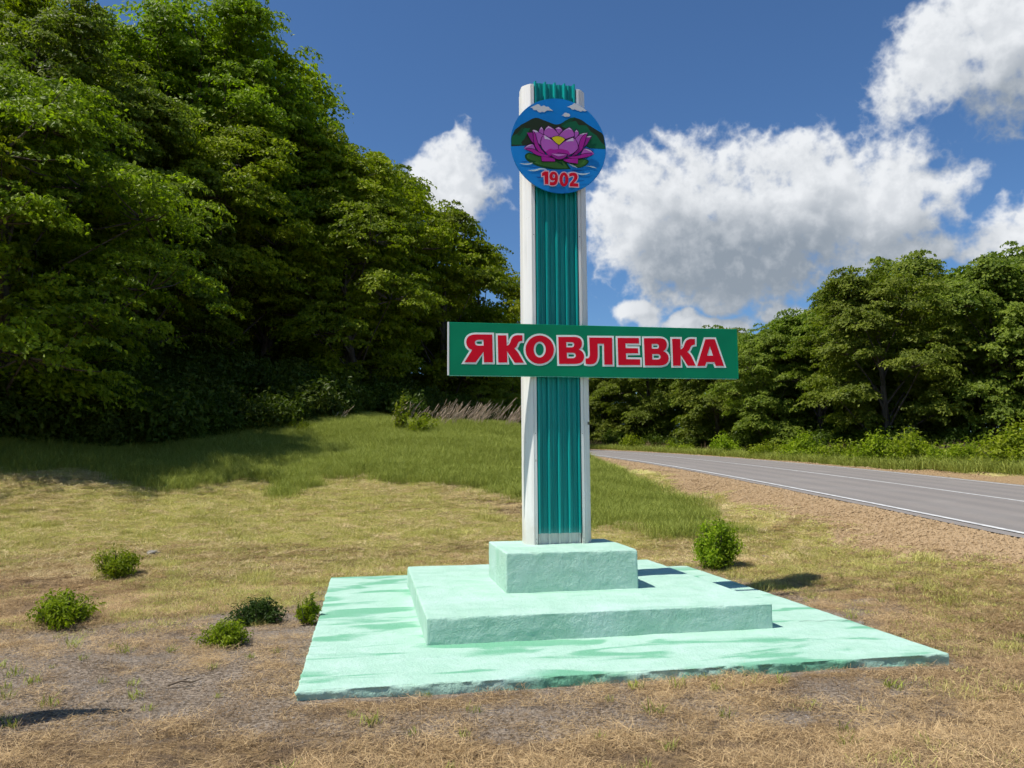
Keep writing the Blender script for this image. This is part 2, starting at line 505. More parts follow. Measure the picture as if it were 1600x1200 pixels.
# ------------------------------------------------------------------ monument
def mint(name, wear):
    m, t, b = mat(name)
    co = t.new('ShaderNodeTexCoord').outputs['Object']
    big = t.noise(co, 1.1, 5, .55, .4); mid = t.noise(co, 5, 6, .6); fine = t.noise(co, 60, 5, .7)
    mp = t.new('ShaderNodeMapping'); mp.inputs['Scale'].default_value = (1.0, 3.2, 1.0)
    t.l.new(co, mp.inputs['Vector'])
    st = t.noise(mp.outputs[0], .95, 4, .5, .6)
    c = t.mix(t.ss(mid, .35, .7), (.36, .575, .455), (.43, .63, .525))
    # thin places where a greener undercoat shows and brush marks
    thr = .64 - .13 * wear
    c = t.mix(t.math('MULTIPLY', t.ss(t.math('ADD', st, t.math('MULTIPLY', t.math('SUBTRACT', mid, .5), .12)), thr - .015, thr + .09), .95 * min(1, wear + .15)), c, (.15, .41, .255))
    c = t.mix(t.math('MULTIPLY', t.ss(big, .5, .75), .4), c, (.56, .70, .68))
    c = t.mix(t.math('MULTIPLY', t.ss(fine, .66, .74), .35), c, (.30, .52, .43))
    t.put(b.inputs['Base Color'], c)
    spk = t.noise(co, 11, 6, .7)
    c = t.mix(t.math('MULTIPLY', t.ss(spk, .54, .66), .55 if wear < .6 else .22), c, (.56, .62, .58))
    c = t.mix(t.math('MULTIPLY', t.ss(spk, .36, .28), .5), c, (.30, .48, .40))
    b.inputs['Roughness'].default_value = .75
    b.inputs['Specular IOR Level'].default_value = .3
    gr = t.noise(co, 26, 4, .65)
    h = t.math('ADD', t.math('MULTIPLY', mid, .8), t.math('ADD', t.math('MULTIPLY', fine, .3), t.math('MULTIPLY', gr, .8)))
    t.put(b.inputs['Normal'], t.bump(h, 1.0, .014))
    return m
M_BASE = mint('mint_paint_base', 1.0)
M_STEP = mint('mint_paint_step', .25)
M_PLINTH = mint('mint_paint_plinth', .05)

def rough_block(name, W, D, z0, z1, step, amp, rad, seed, side_amp=0.0):
    """cast concrete slab: grid surface with worn, rounded edges and uneven faces"""
    H = z1 - z0
    nxs = max(2, int(W / step)); nys = max(2, int(D / step)); nzs = max(3, int(H / (step * .7)))
    def ax(n, L):
        e = min(rad, L * .3)
        return np.concatenate([[0, e * .35, e * .8], np.linspace(e * 1.5, L - e * 1.5, n), [L - e * .8, L - e * .35, L]])
    X = ax(nxs, W); Y = ax(nys, D); Zs = np.concatenate([np.linspace(0, H - rad * 1.2, nzs), [H - rad * .8, H - rad * .35, H]])
    Vs = []; Fs = []; base = 0
    def add(P):
        nonlocal base
        a, b_, _ = P.shape
        Vs.append(P.reshape(-1, 3))
        q = (np.arange(a - 1)[:, None] * b_ + np.arange(b_ - 1)[None]).ravel() + base
        Fs.append(np.stack([q, q + b_, q + b_ + 1, q + 1], 1)); base += a * b_
    gx_, gy_ = np.meshgrid(X, Y, indexing='ij'); add(np.stack([gx_, gy_, gx_ * 0 + H], 2))
    gx_, gz_ = np.meshgrid(X, Zs, indexing='ij'); add(np.stack([gx_, gx_ * 0, gz_], 2)[::-1]); add(np.stack([gx_, gx_ * 0 + D, gz_], 2))
    gy_, gz_ = np.meshgrid(Y, Zs, indexing='ij'); add(np.stack([gy_ * 0, gy_, gz_], 2)); add(np.stack([gy_ * 0 + W, gy_, gz_], 2)[::-1])
    V = np.concatenate(Vs); Fc = np.concatenate(Fs)
    # round the upper edges and the corners
    Pn = np.stack([np.clip(V[:, 0], rad, W - rad), np.clip(V[:, 1], rad, D - rad), np.minimum(V[:, 2], H - rad)], 1)
    d = V - Pn; L = np.linalg.norm(d, axis=1, keepdims=True)
    irr = rad
    V = np.where(L > irr, Pn + d / np.maximum(L, 1e-9) * irr, V)
    x, y, z = V[:, 0] + seed, V[:, 1], V[:, 2]
    nrm = d / np.maximum(L, 1e-9)
    n = fbm(x * 2.2, y * 2.2, z * 2.2, 3) * amp + fbm(x * 9, y * 9, z * 9, 3) * amp * .35
    edge = np.exp(-((V[:, 2] - H) / (rad * 1.3)) ** 2) * (np.abs(nrm[:, 2]) < .98) * (L[:, 0] > rad * .5)
    chip = np.clip(fbm(x * 7, y * 7, z * 7, 3) - .05, 0, 1) * edge * amp * 3.5
    tot = (n - chip)
    dirn = np.where(L > 1e-6, nrm, 0)
    V = V + dirn * tot[:, None]
    if side_amp:
        side = (V[:, 2] < H - rad) * 1.0
        sn = fbm(x * 14, y * 14, z * 22, 3) * side_amp * side
        # an undercut joint running along the edge
        und = np.exp(-((V[:, 2] - (H * .42 + fbm(x * 1.1, y * 1.1, 3, 3) * .02)) / .008) ** 2) * side * (.022 if side_amp > .01 else 0)
        hd = dirn.copy(); hd[:, 2] = 0
        V = V + hd * (sn - und)[:, None]
    V[:, 2] += z0
    return mesh_np(name, V, Fc, True)

monument = empty('stele_monument', (MP.x, MP.y, 0), YAW)
tag(monument, 'tall white pillar with teal ribbed front on a stepped mint green concrete base', 'monument')
inv = Matrix.Rotation(-YAW, 3, 'Z')
def block(name, x, y, W, D, z0, z1, m, step, amp, rad, seed, side=0.0):
    me = rough_block(name, W, D, z0, z1, step, amp, rad, seed, side)
    o = link(name, me, m, monument)
    p = inv @ Vector((x - MP.x, y - MP.y, 0))
    o.location = p
    return o
Z1, Z2, Z3 = .076, .294, .68
o = block('base_slab', -1.443, 5.37, 4.897, 5.108, -.12, Z1, M_BASE, .03, .004, .009, 3, .011)
tag(o, 'wide low slab with greener worn patches')
o = block('middle_slab', -.714, 6.613, 3.079, 3.176, Z1 - .01, Z2, M_STEP, .025, .004, .012, 23, .002)
o = block('plinth', -.069, 7.787, 1.345, 1.117, Z2 - .01, Z3, M_PLINTH, .018, .0035, .014, 41, .0015)

bm = bmesh.new()
cpts = [(2.28, -1.62), (2.38, -1.60), (2.46, -1.66), (2.58, -1.63), (2.67, -1.70), (2.76, -1.66)]
for i in range(len(cpts) - 1):
    (xa, ya), (xb, yb) = cpts[i], cpts[i + 1]
    wv = .0035
    bm.faces.new([bm.verts.new(p) for p in ((xa, ya - wv, Z1 + .0045), (xb, yb - wv, Z1 + .0045), (xb, yb + wv, Z1 + .0045), (xa, ya + wv, Z1 + .0045))])
link('crack', bm_mesh('crack', bm), simple('crack_dark', (.10, .16, .13), .9), monument)
M_WHITE, t, b = mat('white_enamel')
co = t.new('ShaderNodeTexCoord').outputs['Object']
mp = t.new('ShaderNodeMapping'); mp.inputs['Scale'].default_value = (30, 30, 1.2); t.l.new(co, mp.inputs['Vector'])
drip = t.noise(mp.outputs[0], 1, 5, .6); sm = t.noise(co, 14, 5, .6)
c = t.mix(t.ss(drip, .45, .75), (.78, .78, .75), (.68, .68, .64))
c = t.mix(t.math('MULTIPLY', t.ss(sm, .66, .74), .6), c, (.38, .34, .27))
sz = t.new('ShaderNodeSeparateXYZ'); t.l.new(co, sz.inputs[0])
c = t.mix(t.math('MULTIPLY', t.ss(t.math('ADD', sz.outputs[2], t.math('MULTIPLY', sm, -.35)), .25, -.15), .5), c, (.45, .42, .34))
t.put(b.inputs['Base Color'], c); b.inputs['Roughness'].default_value = .42
t.put(b.inputs['Normal'], t.bump(t.noise(mp.outputs[0], .4, 3), .15, .01))
M_TEAL, t, b = mat('teal_profiled_steel')
co = t.new('ShaderNodeTexCoord').outputs['Object']
mp = t.new('ShaderNodeMapping'); mp.inputs['Scale'].default_value = (24, 24, .8); t.l.new(co, mp.inputs['Vector'])
dr = t.noise(mp.outputs[0], 1, 5, .6)
c = t.mix(t.ss(dr, .35, .7), (.003, .25, .235), (.008, .36, .33))
sz = t.new('ShaderNodeSeparateXYZ'); t.l.new(co, sz.inputs[0])
fade = t.ss(t.math('ADD', sz.outputs[2], t.math('MULTIPLY', t.noise(co, 22, 3), .12)), .27, .17)
c = t.mix(t.math('MULTIPLY', fade, .22), c, (.35, .52, .50))
t.put(b.inputs['Base Color'], c); b.inputs['Roughness'].default_value = .33; b.inputs['Specular IOR Level'].default_value = .28
t.put(b.inputs['Normal'], t.bump(t.noise(mp.outputs[0], .5, 3), .12, .01))
M_DARK = simple('dark_gap', (.05, .05, .045), .8)

# pillar cross-section, in the monument frame (x along the front, y back), metres
PX0, PB = .005, -.15
SW = .74
HT = 5.857 - Z3
def prism(prof, z0, z1, closed=True, zfun=None):
    bm = bmesh.new()
    lo = [bm.verts.new((x, y, z0)) for x, y in prof]
    hi = [bm.verts.new((x, y, z1 + (zfun(x, y) if zfun else 0))) for x, y in prof]
    n = len(prof)
    for i in range(n if closed else n - 1):
        j = (i + 1) % n
        bm.faces.new((lo[i], lo[j], hi[j], hi[i]))
    if closed:
        bm.faces.new(lo[::-1]); bm.faces.new(hi)
    return bm
pillar = bpy.data.objects.new('pillar', None); COL.objects.link(pillar); pillar.parent = monument
pillar.location = (PX0, PB, Z3 - .012)
# rounded corner panels with folded seams
def corner(side):
    pts = []
    c, dpt = .09, .10
    pts.append((0, .215)); pts.append((0, dpt))
    pts += [(.006, .082), (.016, .066), (.048, .030), (.070, .011), (.080, .004)]
    pts += [(c - .004, 0), (c - .002, .006), (c + .003, .006), (c + .004, -.001), (c + .033, -.001), (c + .033, .045)]
    inner = [(c + .01, .045), (c, .03), (.03, .10), (.012, .20), (.012, .215)]
    P = pts + inner
    if side > 0: P = [(SW - x, y) for x, y in P][::-1]
    return P
for s in (-1, 1):
    bm = prism(corner(s), 0, HT - .035 if s < 0 else HT - .055)
    link('corner_panel', bm_mesh('corner_panel', bm), M_WHITE, pillar)
# side and back cladding
bk = [(.003, .217), (.003, .26), (.07, .33), (SW - .07, .33), (SW - .003, .26), (SW - .003, .217), (SW - .02, .217), (SW - .02, .25), (SW - .08, .31), (.08, .31), (.02, .25), (.02, .217)]
link('back_panel', bm_mesh('back_panel', prism(bk, 0, HT - .08)), M_WHITE, pillar)
# ribbed sheet: five narrow ridges between broad pans
x0t, x1t = .128, SW - .128
prof = []
pitch = (x1t - x0t - .034) / 4
for k in range(5):
    cx = x0t + .017 + pitch * k
    prof += [(cx - .0175, .044), (cx - .0085, -.004), (cx + .0085, -.004), (cx + .0175, .044)]
    if k < 4:
        mx = cx + pitch / 2
        prof += [(mx - .012, .044), (mx - .008, .038), (mx + .008, .038), (mx + .012, .044)]
back = [(x, y + .0015) for x, y in prof][::-1]
link('ribbed_sheet', bm_mesh('ribbed_sheet', prism(prof + back, .125, HT)), M_TEAL, pillar)
pk = [(x, y * .4 + .027) for x, y in prof]
pkb = [(x, y + .004) for x, y in pk][::-1]
link('kick_panel', bm_mesh('kick_panel', prism(pk + pkb, 0, .135)), M_WHITE, pillar)
# inner frame seen from above the rim
bm = bmesh.new(); box_bm(bm, .14, SW - .14, .07, .10, 0, HT - .12)
link('inner_frame', bm_mesh('inner_frame', bm), M_DARK, pillar)
# screw heads on the trims and kick panel
def screw(x, y, z, parent, name='screw'):
    o = link(name, SCREW, None, parent); o.location = (x, y, z); return o
bm = bmesh.new(); bmesh.ops.create_cone(bm, cap_ends=True, segments=8, radius1=.005, radius2=.0035, depth=.004, matrix=Matrix.Rotation(math.pi / 2, 4, 'X'))
SCREW = bm_mesh('screw', bm); SCREW.materials.append(simple('zinc', (.22, .20, .17), .4, .8))
for z in (.03, .07, 1.2, 2.3, 3.4, 4.3):
    for x in (.108, SW - .108):
        screw(x, -.003, z, pillar)
bm = bmesh.new(); box_bm(bm, -.014, .014, -.002, .002, -.016, .016)
o = link('number_tag', bm_mesh('number_tag', bm), simple('tag_dark', (.10, .10, .09), .5), pillar)
o.location = (SW - .035, .012, 1.31); o.rotation_euler.z = math.radians(38)

# ------------------------------------------------------------------ signs
def on_sign(px, py, bgap):
    """point of the sign's plane (metres along the front, height) that a pixel of the photograph shows"""
    n = MB; P = MP + MB * bgap; o = Vector((0, 0, CAM_H)); d = ray(px, py)
    tt = (P - o).dot(n) / d.dot(n); q = o + d * tt - MP
    return q.dot(MA), q.z + MP.z
def parse(s):
    """'x,y x,y q x,y x,y' -> polyline; q = quadratic curve through control to end"""
    tk = s.split(); pts = []; i = 0
    def P(v): a, b_ = v.split(','); return (float(a), float(b_))
    while i < len(tk):
        if tk[i] == 'q':
            p0 = pts[-1]; c_ = P(tk[i + 1]); p1 = P(tk[i + 2])
            for k in range(1, 9):
                u = k / 8
                pts.append(((1 - u) ** 2 * p0[0] + 2 * u * (1 - u) * c_[0] + u * u * p1[0], (1 - u) ** 2 * p0[1] + 2 * u * (1 - u) * c_[1] + u * u * p1[1]))
            i += 3
        else:
            pts.append(P(tk[i])); i += 1
    return pts
def ell(cx, cy, rx, ry, n=36, e=1.0):
    out = []
    for k in range(n):
        a = k / n * 2 * math.pi
        c_, s_ = math.cos(a), math.sin(a)
        out.append((cx + rx * math.copysign(abs(c_) ** e, c_), cy + ry * math.copysign(abs(s_) ** e, s_)))
    return out
def offset_poly(pts, d):
    """mitred outline offset; positive d grows a counter-clockwise contour"""
    n = len(pts); A = sum(pts[i][0] * pts[(i + 1) % n][1] - pts[(i + 1) % n][0] * pts[i][1] for i in range(n))
    if A < 0: pts = pts[::-1]
    out = []
    for i in range(n):
        p0 = Vector(pts[i - 1]); p1 = Vector(pts[i]); p2 = Vector(pts[(i + 1) % n])
        e1 = (p1 - p0); e2 = (p2 - p1)
        if e1.length < 1e-7 or e2.length < 1e-7: continue
        e1.normalize(); e2.normalize()
        n1_ = Vector((e1.y, -e1.x)); n2_ = Vector((e2.y, -e2.x))
        m_ = n1_ + n2_
        if m_.length < 1e-6: m_ = n1_
        m_.normalize(); k = 1 / max(m_.dot(n1_), .55)
        q = p1 + m_ * (d * k); out.append((q.x, q.y))
    return out
def flat(name, contours, depth, m, parent, yoff):
    """flat cut-out (with holes), a real thickness; built from a 2D curve filled once"""
    cu = bpy.data.curves.new('tmp', 'CURVE'); cu.dimensions = '2D'; cu.fill_mode = 'BOTH'; cu.extrude = depth / 2
    for c_ in contours:
        sp_ = cu.splines.new('POLY'); sp_.points.add(len(c_) - 1)
        for k, (x, y) in enumerate(c_): sp_.points[k].co = (x, y, 0, 1)
        sp_.use_cyclic_u = True
    ob = bpy.data.objects.new('tmp', cu)
    me = bpy.data.meshes.new_from_object(ob)
    bpy.data.objects.remove(ob); bpy.data.curves.remove(cu)
    me.name = name
    me.transform(Matrix(((1, 0, 0, 0), (0, 0, 1, yoff), (0, 1, 0, 0), (0, 0, 0, 1))))
    me.flip_normals()
    o = link(name, me, m, parent)
    return o

GAP = PB - .075
sign = empty('town_name_sign', MP + MB * GAP, YAW); sign.location.z = 0
tag(sign, 'long green board lettered ЯКОВЛЕВКА in red with white outlines, fixed across the pillar', 'sign')
def paint(name, col, rough=.38, var=.08):
    m, t, b = mat(name)
    co = t.new('ShaderNodeTexCoord').outputs['Object']
    n = t.noise(co, 2.2, 4, .5)
    t.put(b.inputs['Base Color'], t.mix(t.ss(n, .3, .7), tuple(c * (1 - var) for c in col), tuple(c * (1 + var) for c in col)))
    b.inputs['Roughness'].default_value = rough; b.inputs['Specular IOR Level'].default_value = .16
    t.put(b.inputs['Normal'], t.bump(t.noise(co, 1.3, 2), .25, .02))
    return m
M_GREEN = paint('sign_green', (.001, .215, .10), .4)
M_RED = paint('letter_red', (.68, .003, .020), .4)
M_SW = paint('letter_white', (.82, .86, .82), .45)
TL = on_sign(699.5, 504, GAP); TR = on_sign(1152.5, 513.5, GAP); BR = on_sign(1152.5, 592, GAP); BL = on_sign(700, 585, GAP)
u0 = (TL[0] + BL[0]) / 2; u1 = (TR[0] + BR[0]) / 2; v1 = (TL[1] + TR[1]) / 2; v0 = (BL[1] + BR[1]) / 2
bm = bmesh.new(); box_bm(bm, u0, u1, 0, .028, v0, v1)
bmesh.ops.bevel(bm, geom=bm.edges[:], offset=.003, segments=1, affect='EDGES')
link('board', bm_mesh('board', bm), M_GREEN, sign)
# folded rim and the two rails that hold the board to the pillar
for zz in (v0 + .12, v1 - .12):
    bm = bmesh.new(); box_bm(bm, .02, SW - .02, .029, .074, zz - .02, zz + .02)
    link('mounting_rail', bm_mesh('mounting_rail', bm), M_WHITE, sign)
for ux in (u0, u1 - .012):
    bm = bmesh.new(); box_bm(bm, ux - .002, ux + .014, -.003, .031, v0 - .002, v1 + .002)
    link('end_trim', bm_mesh('end_trim', bm), M_GREEN if ux > 0 else M_WHITE, sign)
bm = bmesh.new(); box_bm(bm, u0 + .016, u1 - .016, .002, .030, v0 - .0075, v0 - .002)
link('bottom_trim', bm_mesh('bottom_trim', bm), paint('trim_green', (.12, .5, .38), .4), sign)

L = []
L.append((690, 495, ['790,278 800,712 662,712 654,546 530,712 355,712 478,518 q 385,490 385,395 q 385,277 540,276'], ['655,360 655,452 590,452 q 520,452 520,405 q 520,360 590,360']))
KG = '875,290 1010,290 1018,452 q 1060,445 1080,375 q 1105,288 1190,288 1260,290 1260,378 q 1205,375 1185,430 q 1170,478 1135,498 q 1180,530 1215,595 1285,718 1142,718 1022,540 1025,715 885,715'
L.append((690, 495, [KG], []))
L.append((690, 495, ['E 1532,514 222,222'], ['E 1532,512 94,124']))
L.append((845, 495, ['272,315 530,315 q 640,320 642,412 q 642,485 590,512 q 675,540 675,625 q 672,737 530,737 285,737'],
          ['395,398 480,398 q 520,400 520,437 q 520,478 480,478 398,478', '405,562 490,562 q 545,565 545,603 q 545,648 490,648 410,648']))
L.append((845, 495, ['755,325 1112,327 1120,748 992,748 985,422 885,422 888,590 q 888,742 790,742 q 740,745 700,735 697,652 735,650 q 768,640 765,560'], []))
L.append((845, 495, ['1197,330 1530,332 1532,418 1320,418 1325,490 1515,492 1520,570 1328,572 1332,662 1550,665 1552,755 1210,755'], []))
L.append((1000, 495, ['58,335 310,335 q 415,342 418,428 q 418,505 362,538 q 445,570 445,650 q 442,762 300,762 75,762'],
          ['180,425 260,425 q 295,430 295,460 q 295,500 260,500 184,500', '188,583 270,583 q 320,588 320,625 q 320,668 270,668 192,668']))
L.append((1000, 495, ['500,345 625,345 632,512 q 672,500 690,440 q 715,347 795,346 855,348 855,435 q 800,440 785,480 q 770,530 735,548 q 780,575 812,640 868,765 745,765 633,595 634,765 515,765'], []))
L.append((1000, 495, ['1020,350 1165,350 1310,768 1182,768 1160,708 1035,708 1015,768 892,768'], ['1090,462 1140,608 1045,608']))
def contour(s, ox, oy, sc_=.1, gap=GAP):
    if s.startswith('E '):
        _, c_, r_ = s.split(); cx, cy = map(float, c_.split(',')); rx, ry = map(float, r_.split(','))
        pts = ell(cx, cy, rx, ry)
    else: pts = parse(s)
    return [on_sign(ox + x * sc_, oy + y * sc_, gap) for x, y in pts]
for k, (ox, oy, outs, holes) in enumerate(L):
    oc = [contour(s, ox, oy) for s in outs]; hc = [contour(s, ox, oy) for s in holes]
    flat('letter', oc + hc, .0012, M_RED, sign, -.0036)
    whole = [offset_poly(c_, .021) for c_ in oc]
    wh = []
    for c_ in hc:
        xs = [p[0] for p in c_]; ys = [p[1] for p in c_]
        if min(max(xs) - min(xs), max(ys) - min(ys)) > .055 and k != 8:
            wh.append(offset_poly(c_, -.021 if max(ys) - min(ys) > .1 else -.018))
    flat('letter_outline', whole + wh, .0012, M_SW, sign, -.0012 - .0006 * (k % 2))

# round emblem
DG = PB - .065
emb = empty('round_emblem_sign', MP + MB * DG, YAW); emb.location.z = 0
tag(emb, 'round blue sign with pink lotus, green hills and red 1902 near the pillar top', 'sign')
cl = on_sign(798, 228, DG); cr_ = on_sign(946.5, 229, DG); ct = on_sign(872, 154, DG); cb = on_sign(872, 302, DG)
ecx = (cl[0] + cr_[0]) / 2; ecz = (ct[1] + cb[1]) / 2; eR = (cr_[0] - cl[0] + ct[1] - cb[1]) / 4
M_SKYB = paint('emblem_sky_blue', (.008, .20, .58), .35)
M_WATER = paint('emblem_water_blue', (.012, .23, .64), .35)
flat('disc', [ell(ecx, ecz, eR, eR, 96)], .012, M_SKYB, emb, .006)
for zz in (ecz - .25, ecz + .25):
    bm = bmesh.new(); box_bm(bm, .02, SW - .02, .0125, .0645, zz - .02, zz + .02)
    link('mounting_rail', bm_mesh('mounting_rail', bm), M_WHITE, emb)
LAYER = [0]
def clip_disc(pts):
    out = []
    for x, y in pts:
        dx, dy = x - ecx, y - ecz; r = math.hypot(dx, dy)
        if r > eR * .992: dx *= eR * .992 / r; dy *= eR * .992 / r
        out.append((ecx + dx, ecz + dy))
    return out
def art(name, s, col, ox=795, oy=190, k=.096875, outline=0.0, holes=(), ocol=None, m=None, om=None):
    c_ = clip_disc(contour(s, ox, oy, k, DG))
    hs = [contour(h, ox, oy, k, DG) for h in holes]
    if outline:
        oo = [clip_disc(offset_poly(c_, outline))] + [offset_poly(h, -outline * .7) for h in hs]
        LAYER[0] += 1
        flat(name + '_outline', oo, .0008, om or PAL['line'], emb, -.00025 * LAYER[0])
    LAYER[0] += 1
    return flat(name, [c_] + hs, .0008, m or PAL[col], emb, -.00025 * LAYER[0])
PAL = {k: paint('emblem_' + k, v, .4, .05) for k, v in dict(
    line=(.022, .004, .035), petal=(.42, .10, .44), deep=(.36, .016, .27), mid=(.26, .02, .23), tip=(.62, .52, .66), pale=(.52, .22, .52),
    yellow=(.66, .56, .015), hill=(.008, .115, .05), hilldark=(.022, .035, .016), hillmid=(.01, .07, .03), pad=(.06, .19, .035), padedge=(.012, .07, .018),
    cloud=(.58, .60, .62), wave=(.50, .64, .70), wdark=(.01, .10, .38), red=(.60, .003, .02), pink=(.66, .42, .48)).items()}
# crop scales: A = region (795,190) at 10.32x ; B = region (795,120) at 12.31x
KB = .08125
def disc_low(y0l, y0r):
    pts = [(38, y0l)]
    pts += [(600, y0l + (y0r - y0l) * .37), (1000, y0l + (y0r - y0l) * .63), (1575, y0r)]
    for k in range(0, 25):
        a = math.radians(2 + k / 24 * 176)
        pts.append((800 + 790 * math.cos(a), 400 + 790 * math.sin(a)))
    return ' '.join('%.1f,%.1f' % p for p in pts)
art('water', disc_low(385, 445), None, m=M_WATER)
art('hills', '30,400 0,250 100,130 200,50 330,-20 q 430,-90 520,-40 q 620,0 700,30 q 760,60 830,35 q 930,-20 1040,-60 q 1150,-60 1250,30 q 1400,130 1590,235 1590,445 1300,432 1250,400 300,385', 'hilldark')
art('hill_slope', '40,370 45,240 140,190 210,100 300,110 350,105 300,190 250,280 200,330 220,375', 'hill')
art('hill_slope', '850,75 940,10 1080,-10 1130,60 1250,60 1320,160 1420,230 1480,320 1560,400 1570,440 1300,430 1230,380 1180,250 1000,150', 'hill')
art('hill_fold', '830,60 900,-10 1000,-60 1080,-70 1010,-5 940,20 880,65', 'hillmid')
art('hill_fold', '130,210 200,110 260,90 220,160 170,230', 'hillmid')
for s in ('410,595 q 470,560 520,545 q 560,510 600,550 q 620,580 650,560 q 690,540 710,580 q 770,560 785,610 q 840,640 850,655 q 800,650 770,650 q 720,640 700,675 q 660,690 640,670 q 600,700 560,670 q 540,640 520,640 q 460,650 455,600',
          '1115,580 q 1160,570 1190,550 q 1240,530 1250,510 q 1300,500 1340,540 q 1400,570 1440,600 q 1500,620 1500,650 q 1450,680 1420,650 q 1380,690 1340,650 q 1300,650 1270,625 q 1230,640 1200,620 q 1190,590 1115,580',
          '1015,745 q 1050,735 1060,705 q 1100,680 1125,705 q 1170,700 1180,750 q 1150,780 1110,765 q 1080,785 1050,750'):
    art('cloud', s, 'cloud', 795, 120, KB)
art('lily_pad', '270,600 q 230,520 330,500 520,560 1110,600 q 1290,590 1290,650 q 1240,740 1110,750 q 1040,720 930,665 1000,765 q 700,790 530,740 q 330,680 270,600', 'padedge')
art('lily_pad', '300,590 q 270,530 345,520 520,575 520,640 q 420,660 300,590', 'pad')
art('lily_pad', '410,665 520,600 530,655 740,655 790,650 870,640 960,755 q 700,775 410,665', 'pad')
art('lily_pad', '1115,620 q 1270,605 1275,650 q 1220,735 1120,738 1050,705 1115,685', 'pad')
art('pad_vein', '760,655 860,650 880,720 830,680', 'padedge')
for s in ('170,672 q 280,680 380,665 q 390,690 300,698 q 230,700 170,672', '300,785 q 420,780 470,760 q 560,740 610,775 q 630,800 590,780 q 530,765 470,790 q 400,815 300,785',
          '1235,720 q 1330,700 1420,755 q 1340,745 1290,728', '930,830 q 1030,790 1110,830 q 1200,850 1310,825 q 1240,875 1150,860 q 1050,835 930,830', '960,680 q 1050,700 1110,748 q 1030,740 960,680'):
    art('wave', s, 'wave')
for s in ('330,745 q 440,730 480,730 q 420,765 330,745', '430,885 q 500,900 560,885 q 540,915 470,912', '1010,785 q 1120,770 1200,785 q 1120,810 1010,785', '1070,960 q 1150,955 1230,940 q 1180,975 1070,960', '200,650 q 260,640 310,650 q 260,665 200,650'):
    art('wave_shadow', s, 'wdark')
OW = .0065
def petal(s, col='petal', tip=None):
    art('petal', s, col, outline=OW)
    if tip: art('petal_tip', tip, 'tip')
petal('750,115 q 790,95 800,90 q 850,110 862,145 q 830,180 800,215 q 770,150 750,115', 'petal', '755,115 800,95 845,125 805,118')
petal('480,190 q 490,120 522,90 q 560,120 560,190 540,260', 'petal', '490,140 522,95 548,130 520,118')
petal('1050,260 q 1055,150 1090,135 q 1120,160 1125,200 1080,270', 'petal', '1058,175 1090,140 1112,172 1088,162')
petal('560,190 q 580,110 635,75 q 730,110 800,215 810,260 600,260', 'petal', '578,140 635,80 715,128 640,105')
petal('800,240 q 860,150 975,100 q 1050,150 1050,240 900,290 820,280', 'petal', '870,160 975,105 1018,145 960,125')
petal('380,150 q 470,160 560,230 q 560,330 540,400 q 480,380 430,290 q 400,220 380,150', 'petal', '378,145 q 430,130 470,175 430,180')
petal('1060,300 q 1120,200 1265,190 q 1230,300 1130,400 1090,380', 'petal', '1130,225 q 1190,185 1262,192 1230,215 1170,212')
petal('290,185 380,185 q 380,260 420,370 q 370,340 340,280 q 310,230 290,185', 'mid')
petal('1335,240 1230,250 q 1200,350 1190,430 q 1260,380 1290,310', 'mid', '1240,255 1290,238 1332,242 1290,262')
petal('395,175 q 420,180 440,290 q 480,430 560,500 q 600,560 560,560 q 470,500 420,400 q 390,300 395,175', 'deep')
petal('1255,200 q 1160,230 1130,380 q 1100,480 1010,560 q 1100,560 1180,450 q 1220,330 1255,200', 'deep')
petal('240,445 q 290,370 385,372 q 420,440 430,470 q 330,440 240,445', 'petal', '265,425 q 310,380 380,378 330,400')
petal('1370,530 q 1310,440 1210,445 q 1180,490 1160,530 q 1280,510 1370,530', 'petal', '1215,450 q 1290,450 1340,500 1270,475')
petal('240,450 q 380,430 440,480 q 560,560 680,545 q 700,570 620,580 q 480,570 400,520 q 340,470 240,450', 'deep')
petal('1370,530 q 1230,505 1140,555 q 1020,580 930,570 q 950,600 1060,605 q 1240,600 1370,530', 'deep')
art('petal_base', '520,570 740,600 740,650 530,648', 'deep', outline=.003)
art('petal_base', '880,610 1110,605 1105,685 960,668 880,640', 'deep', outline=.003)
petal('560,225 q 690,290 800,400 805,500 700,545 q 560,520 520,400 q 500,290 560,225', 'petal', '562,230 q 620,260 680,310 620,295 575,290')
petal('1030,270 q 900,310 800,400 805,500 900,555 q 1050,540 1105,440 q 1110,330 1030,270', 'petal', '1030,275 q 960,290 915,335 985,325 1040,325')
art('petal_base', '590,500 q 640,440 680,450 q 730,470 790,450 q 880,450 950,480 q 1000,540 960,555 880,585 720,585 620,540', 'deep')
art('flower_heart', '685,275 q 790,212 900,295 q 850,350 805,385 q 730,340 690,275', 'yellow', outline=OW)
art('petal', '660,525 790,520 940,540 q 900,615 800,618 q 700,600 660,525', 'mid', outline=OW)
art('petal_tip', '680,528 790,570 930,545 800,535', 'pale')
def digit(s, holes=()):
    for gr, col, off in ((1, 'pink', .011), (0, 'red', 0)):
        c_ = contour(s, 795, 190, .096875, DG); hs = [contour(h, 795, 190, .096875, DG) for h in holes]
        if gr: c_ = offset_poly(c_, off); hs = [offset_poly(h, -off * .75) for h in hs]
        LAYER[0] += 1
        flat('digit_outline' if gr else 'digit', [c_] + hs, .0008, PAL[col], emb, -.00025 * LAYER[0])
digit('575,812 630,815 632,1020 575,1018 568,880 530,890 528,842')
digit('715,818 q 785,825 785,920 q 785,1040 700,1040 q 670,1042 655,1030 655,982 q 730,1000 732,955 q 650,975 648,900 q 650,820 715,818', ['716,860 q 737,862 737,895 q 735,922 716,922 q 700,922 698,892 q 700,860 716,860'])
digit('E 882,945 73,113', ['E 882,945 22,66'])
